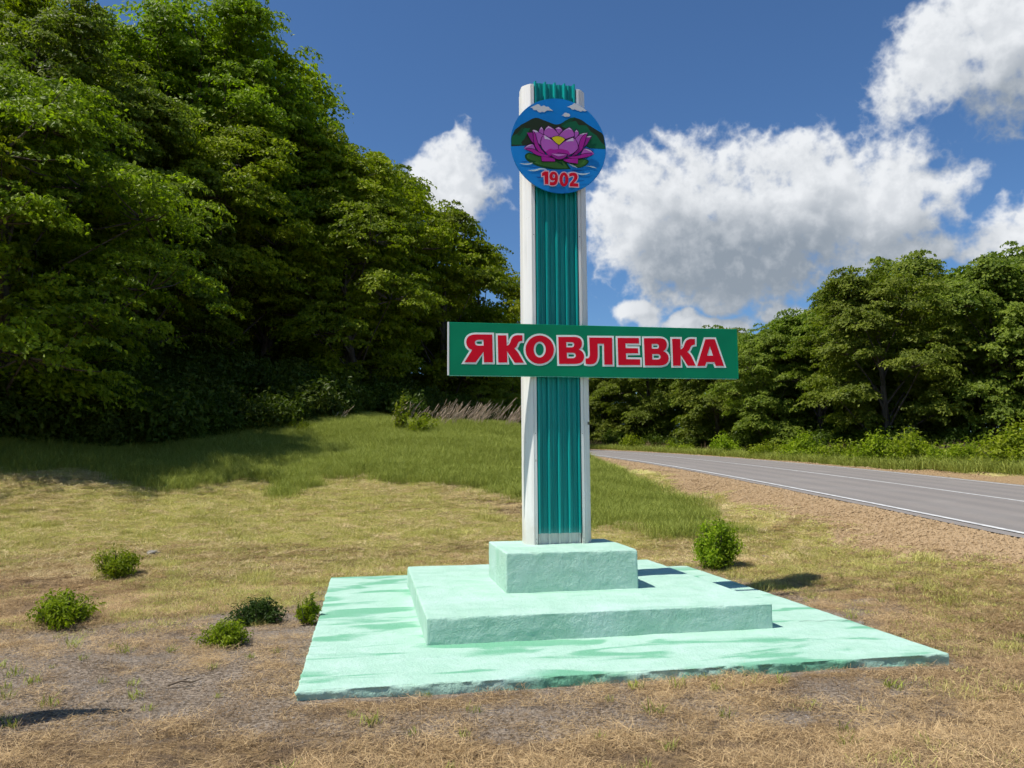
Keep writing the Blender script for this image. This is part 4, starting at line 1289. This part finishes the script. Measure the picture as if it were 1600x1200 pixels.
# mown green grass
x, y, z, rng = candidates(60000, 53, -16, 10, 2.6, 22, .85)
k_ = rng.uniform(0, 1, len(x)) < np.clip(z['green'] * 1.5 - .08, 0, 1) * (1 - z['bare'] * .9) * (1 - z['gravel']) * (1 - z['tall']) * (1 - z['wood'])
scatter('mown_grass', x[k_], y[k_], [blades(80 + i, 130, .17, .038, .0034, .5) for i in range(6)], .7, 1.3, M_GRASS, .06,
        'short mown green grass of the meadow', 'grass')
x, y, z, rng = candidates(26000, 54, -16, 10, 11, 22, .9)
k_ = rng.uniform(0, 1, len(x)) < (1 - z['green'] * .6) * (1 - z['gravel']) * (1 - z['tall']) * (1 - z['wood'])
scatter('hay_litter', x[k_], y[k_], [blades(90 + i, 110, .20, .085, .0042, .92) for i in range(5)], .7, 1.3, M_HAY, .1,
        'dry hay left on the mown slope behind the monument', 'grass')
x, y, z, rng = candidates(5200, 56, -15, 9, 6, 20, .85)
k_ = rng.uniform(0, 1, len(x)) < .3 * np.clip(z['green'] + .15, 0, 1) * (1 - z['bare']) * (1 - z['gravel']) * (1 - z['tall']) * (1 - z['wood']) * (fbm(x * .9, y * .9, 31, 2) > 0)
scatter('grass_tufts', x[k_], y[k_], [blades(140 + i, 160, .13, .13, .004, .35) for i in range(4)], .6, 1.3, M_GRASS, .06,
        'tufts of taller grass missed by the mower on the meadow', 'grass')
x, y, z, rng = candidates(2600, 62, -7, 8, 2.8, 10, .9)
k_ = rng.uniform(0, 1, len(x)) < .11 * (1 - z['gravel'])
scatter('green_weeds', x[k_], y[k_], [blades(150 + i, 26, .05, .075, .0045, .4) for i in range(4)], .5, 1.4, M_TALL, .06,
        'odd green weeds sprouting through the dry grass in front', 'weeds')
# tall grass on the bank
x, y, z, rng = candidates(60000, 55, -18, 9, 13, 42, 1.0)
k_ = rng.uniform(0, 1, len(x)) < z['tall'] * (1 - .75 * z['wood']) * (1 - z['gravel'])
scatter('tall_grass', x[k_], y[k_], [blades(100 + i, 120, .24, .24, .0055, .26, .6, .9) for i in range(6)], .6, 1.35, M_TALL, .06,
        'tall green unmown grass on the bank behind the mown slope', 'grass')
# far verge grass
rng = np.random.default_rng(57)
idx = rng.integers(240, len(LX) - 30, 9000); o_ = RW + 1.6 + rng.uniform(0, 1, 9000) ** 1.3 * 4.9 - .45
ja = rng.uniform(-.16, .16, len(idx)); x = LX[idx] + o_ * np.cos(LT[idx]) + ja * np.sin(LT[idx]); y = LY[idx] - o_ * np.sin(LT[idx]) + ja * np.cos(LT[idx])
scatter('verge_grass', x, y, [blades(110 + i, 60, .3, .38, .012, .25, .6, .9) for i in range(4)], .7, 1.5, M_TALL, .06,
        'rough grass along the far side of the road under the wood', 'grass')
idx = rng.integers(250, len(LX) - 30, 1500); o_ = RW + 3.2 + rng.uniform(0, 1, 1500) * 3.0
x = LX[idx] + o_ * np.cos(LT[idx]); y = LY[idx] - o_ * np.sin(LT[idx])
k_ = fbm(x * .35, y * .35, 77, 2) > -.05
scatter('verge_dry_grass', x[k_], y[k_], [blades(120 + i, 60, .25, .85, .012, .2, .6, .9) for i in range(3)], .6, 1.2, M_STRAW2, .06,
        'tall dead brown grass between the shrubs of the far verge', 'grass')
# dry reeds at the crest
rng = np.random.default_rng(58)
n_ = 46
x = np.concatenate([rng.uniform(-2.9, .3, n_), rng.uniform(-7, -2.9, 8)]); y = 28.5 + rng.normal(0, .9, len(x))
def reed(seed):
    rng = np.random.default_rng(seed); V = []; Fc = []
    for k in range(7):
        b0 = np.append(rng.normal(0, .10, 2), 0); h_ = rng.uniform(.4, .95); ln = rng.uniform(.3, .85)
        tip = b0 + [ln * h_, rng.normal(0, .1), h_]
        mid = b0 + [ln * h_ * .3, 0, h_ * .55]
        tube(V, Fc, [b0, mid, tip * .85 + mid * .15, tip], [.005, .004, .011, .002], 3)
    V = np.concatenate(V)
    return mesh_np('reed', V, np.concatenate(Fc), False, {'v': rng.uniform(0, 1, len(V))})
scatter('dry_reeds', x, y, [reed(i) for i in range(4)], .7, 1.1, M_REED, .03, 'pale dry reeds leaning right along the top of the bank', 'reeds')
# the reeds all lean one way
ro = bpy.data.objects['dry_reeds'].data.attributes['rot']
rr = np.stack([rng.normal(0, .08, len(x)), rng.normal(0, .08, len(x)), rng.normal(0, .35, len(x))], 1)
ro.data.foreach_set('vector', rr.astype(np.float32).ravel())
# stones
def pebble(seed):
    bm = bmesh.new(); bmesh.ops.create_icosphere(bm, subdivisions=1, radius=1)
    r_ = random.Random(seed)
    for v in bm.verts:
        v.co = Vector((v.co.x * r_.uniform(.8, 1.2), v.co.y * r_.uniform(.7, 1.1), v.co.z * r_.uniform(.45, .7)))
    return bm_mesh('pebble', bm)
rng = np.random.default_rng(59)
n_ = 60000
idx = rng.integers(238, 238 + 240, n_); idx = (238 + 240 * rng.uniform(0, 1, n_) ** 1.6).astype(int); o_ = -(RW + .18 + rng.uniform(0, 1, n_) * 1.9)
ja = rng.uniform(-.16, .16, len(idx)); x = LX[idx] + o_ * np.cos(LT[idx]) + ja * np.sin(LT[idx]); y = LY[idx] - o_ * np.sin(LT[idx]) + ja * np.cos(LT[idx])
z = zones(x, y); k_ = rng.uniform(0, 1, n_) < z['gravel'] ** .7
scatter('shoulder_gravel', x[k_], y[k_], [pebble(i) for i in range(6)], .010, .034, M_STONE, .5, 'tan crushed gravel of the near road shoulder', 'gravel')
idx = rng.integers(250, len(LX) - 60, 5000); o_ = RW + .2 + rng.uniform(0, 1, 5000) * .8
ja = rng.uniform(-.16, .16, len(idx)); x = LX[idx] + o_ * np.cos(LT[idx]) + ja * np.sin(LT[idx]); y = LY[idx] - o_ * np.sin(LT[idx]) + ja * np.cos(LT[idx])
scatter('verge_gravel', x, y, [pebble(i + 10) for i in range(4)], .015, .04, M_STONE, .5, 'thin strip of tan gravel on the far road shoulder', 'gravel')
x, y, z, rng = candidates(60000, 60, -7, 7, 3, 13, 1)
k_ = rng.uniform(0, 1, len(x)) < z['bare']
scatter('soil_pebbles', x[k_], y[k_], [pebble(i + 20) for i in range(4)], .003, .009, M_STONE2, .5, 'small grey pebbles on the bare soil round the slab', 'gravel')
BKX, BKY = ground_at(375, 656)
BKY += .6
# undergrowth in the woods
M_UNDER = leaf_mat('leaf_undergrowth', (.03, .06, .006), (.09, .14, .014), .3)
rng = np.random.default_rng(61)
ux = []; uy = []
for _ in range(1): 
    a_ = rng.uniform(0, 1, 520)
    bx = np.interp(a_, [0, .2, .4, .6, .8, 1], [-15, -10.5, -8.2, -5.0, -1.5, 2.0]); by = np.interp(a_, [0, .2, .4, .6, .8, 1], [17.5, 20.8, 26, 32, 41, 62])
    dpt = rng.uniform(0, 1, 520) ** 1.3 * 6
    ux.append(bx - dpt * .75 + rng.normal(0, .5, 520)); uy.append(by + dpt * .7 + rng.normal(0, .5, 520))
idx = rng.integers(330, len(LX) - 20, 620); o_ = RW + 5.2 + rng.uniform(0, 1, 620) ** 1.2 * 10
ux.append(LX[idx] + o_ * np.cos(LT[idx])); uy.append(LY[idx] - o_ * np.sin(LT[idx]))
ux = np.concatenate(ux); uy = np.concatenate(uy)
U1 = [make_shrub(130 + i, 1.0, 1.1, 1100, .15, .5, .5, 18, .3)[1] for i in range(3)]
kk = np.hypot((ux - BKX) / 1.3, (uy - BKY) / 2.2) > 1; ux = ux[kk]; uy = uy[kk]
scatter('undergrowth', ux, uy, U1, .6, 1.35, M_UNDER, .05, 'dark leafy undergrowth beneath the trees of both woods', 'undergrowth')

# stones one can pick out
def rock(name, px, py, s, label):
    x, y = ground_at(px, py)
    bm = bmesh.new(); bmesh.ops.create_icosphere(bm, subdivisions=3, radius=1)
    for v in bm.verts:
        n_ = fbm(v.co.x * 1.5 + px, v.co.y * 1.5, v.co.z * 1.5, 3)
        v.co *= 1 + .22 * float(n_); v.co.z *= .4; v.co.y *= .7
    o = link(name, bm_mesh(name, bm, True), simple('rock', (.28, .26, .22), .9, var=.3, scale=6, bump=.6)); o.location = (x, y, gz(x, y) + s * .05); o.scale = (s, s, s); o.rotation_euler.z = px
    tag(o, label, 'stone'); return o
rock('stone', 240, 866, .13, 'flat pale stone in the mown grass right of the feathery shrub')
rock('stone', 1196, 872, .07, 'small pale stone in the grass right of the rounded bush')
rock('stone', 1345, 975, .05, 'small reddish stone on the soil by the right corner of the slab')
# stony bank under the left trees
rng = np.random.default_rng(66)
n_ = 420
x = BKX + rng.normal(0, .55, n_); y = BKY + rng.normal(0, .9, n_)
scatter('bank_stones', x, y, [pebble(i + 30) for i in range(4)], .05, .17, simple('bank_stone', (.34, .26, .25), .9, var=.4, scale=2), .5, 'pinkish broken stones spilling down the bank under the trees', 'stones')

# fallen twigs
def twig(px, py, L_, a, label):
    x, y = ground_at(px, py); V = []; Fc = []
    P = [(0, 0, .01), (L_ * .4, .01, .025), (L_ * .7, -.015, .015), (L_, .01, .02)]
    tube(V, Fc, P, [.009, .008, .006, .003], 6); tube(V, Fc, [P[1], (L_ * .6, L_ * .18, .03), (L_ * .72, L_ * .3, .02)], [.005, .004, .002], 5)
    o = link('twig', mesh_np('twig', np.concatenate(V), np.concatenate(Fc), True), simple('dead_wood', (.16, .12, .08), .9)); o.location = (x, y, gz(x, y) + .012); o.rotation_euler.z = a
    tag(o, label, 'twig')
twig(150, 868, .35, -.2, 'dead twig lying in the mown grass above the feathery shrub')
twig(262, 1076, .22, .5, 'short dead twig on the bare soil left of the slab corner')
twig(470, 865, .4, .2, 'long dead twig on the mown grass behind the slab left corner')

# wooden pole leaning beside the camera, outside the picture: its shadow reaches into it at the lower left
sd = Vector((SUN_DIR.x, SUN_DIR.y)) / -SUN_DIR.z
ph = 2.3
ptop = Vector((-2.43 - sd.x * ph, 5.17 - sd.y * ph, ph)); pbase = Vector((-4.55, 3.72, -.05))
V = []; Fc = []
d_ = ptop - pbase
tube(V, Fc, [d_ * 0, d_ * .35, d_ * .62, d_ * .85, d_ * .95, d_], [.17, .165, .15, .12, .09, .03], 10)
o = link('wooden_pole', mesh_np('wooden_pole', np.concatenate(V), np.concatenate(Fc), True), M_BARK)
o.location = pbase
tag(o, 'leaning tapered wooden pole left of the camera, casting the shadow at the lower left', 'pole')
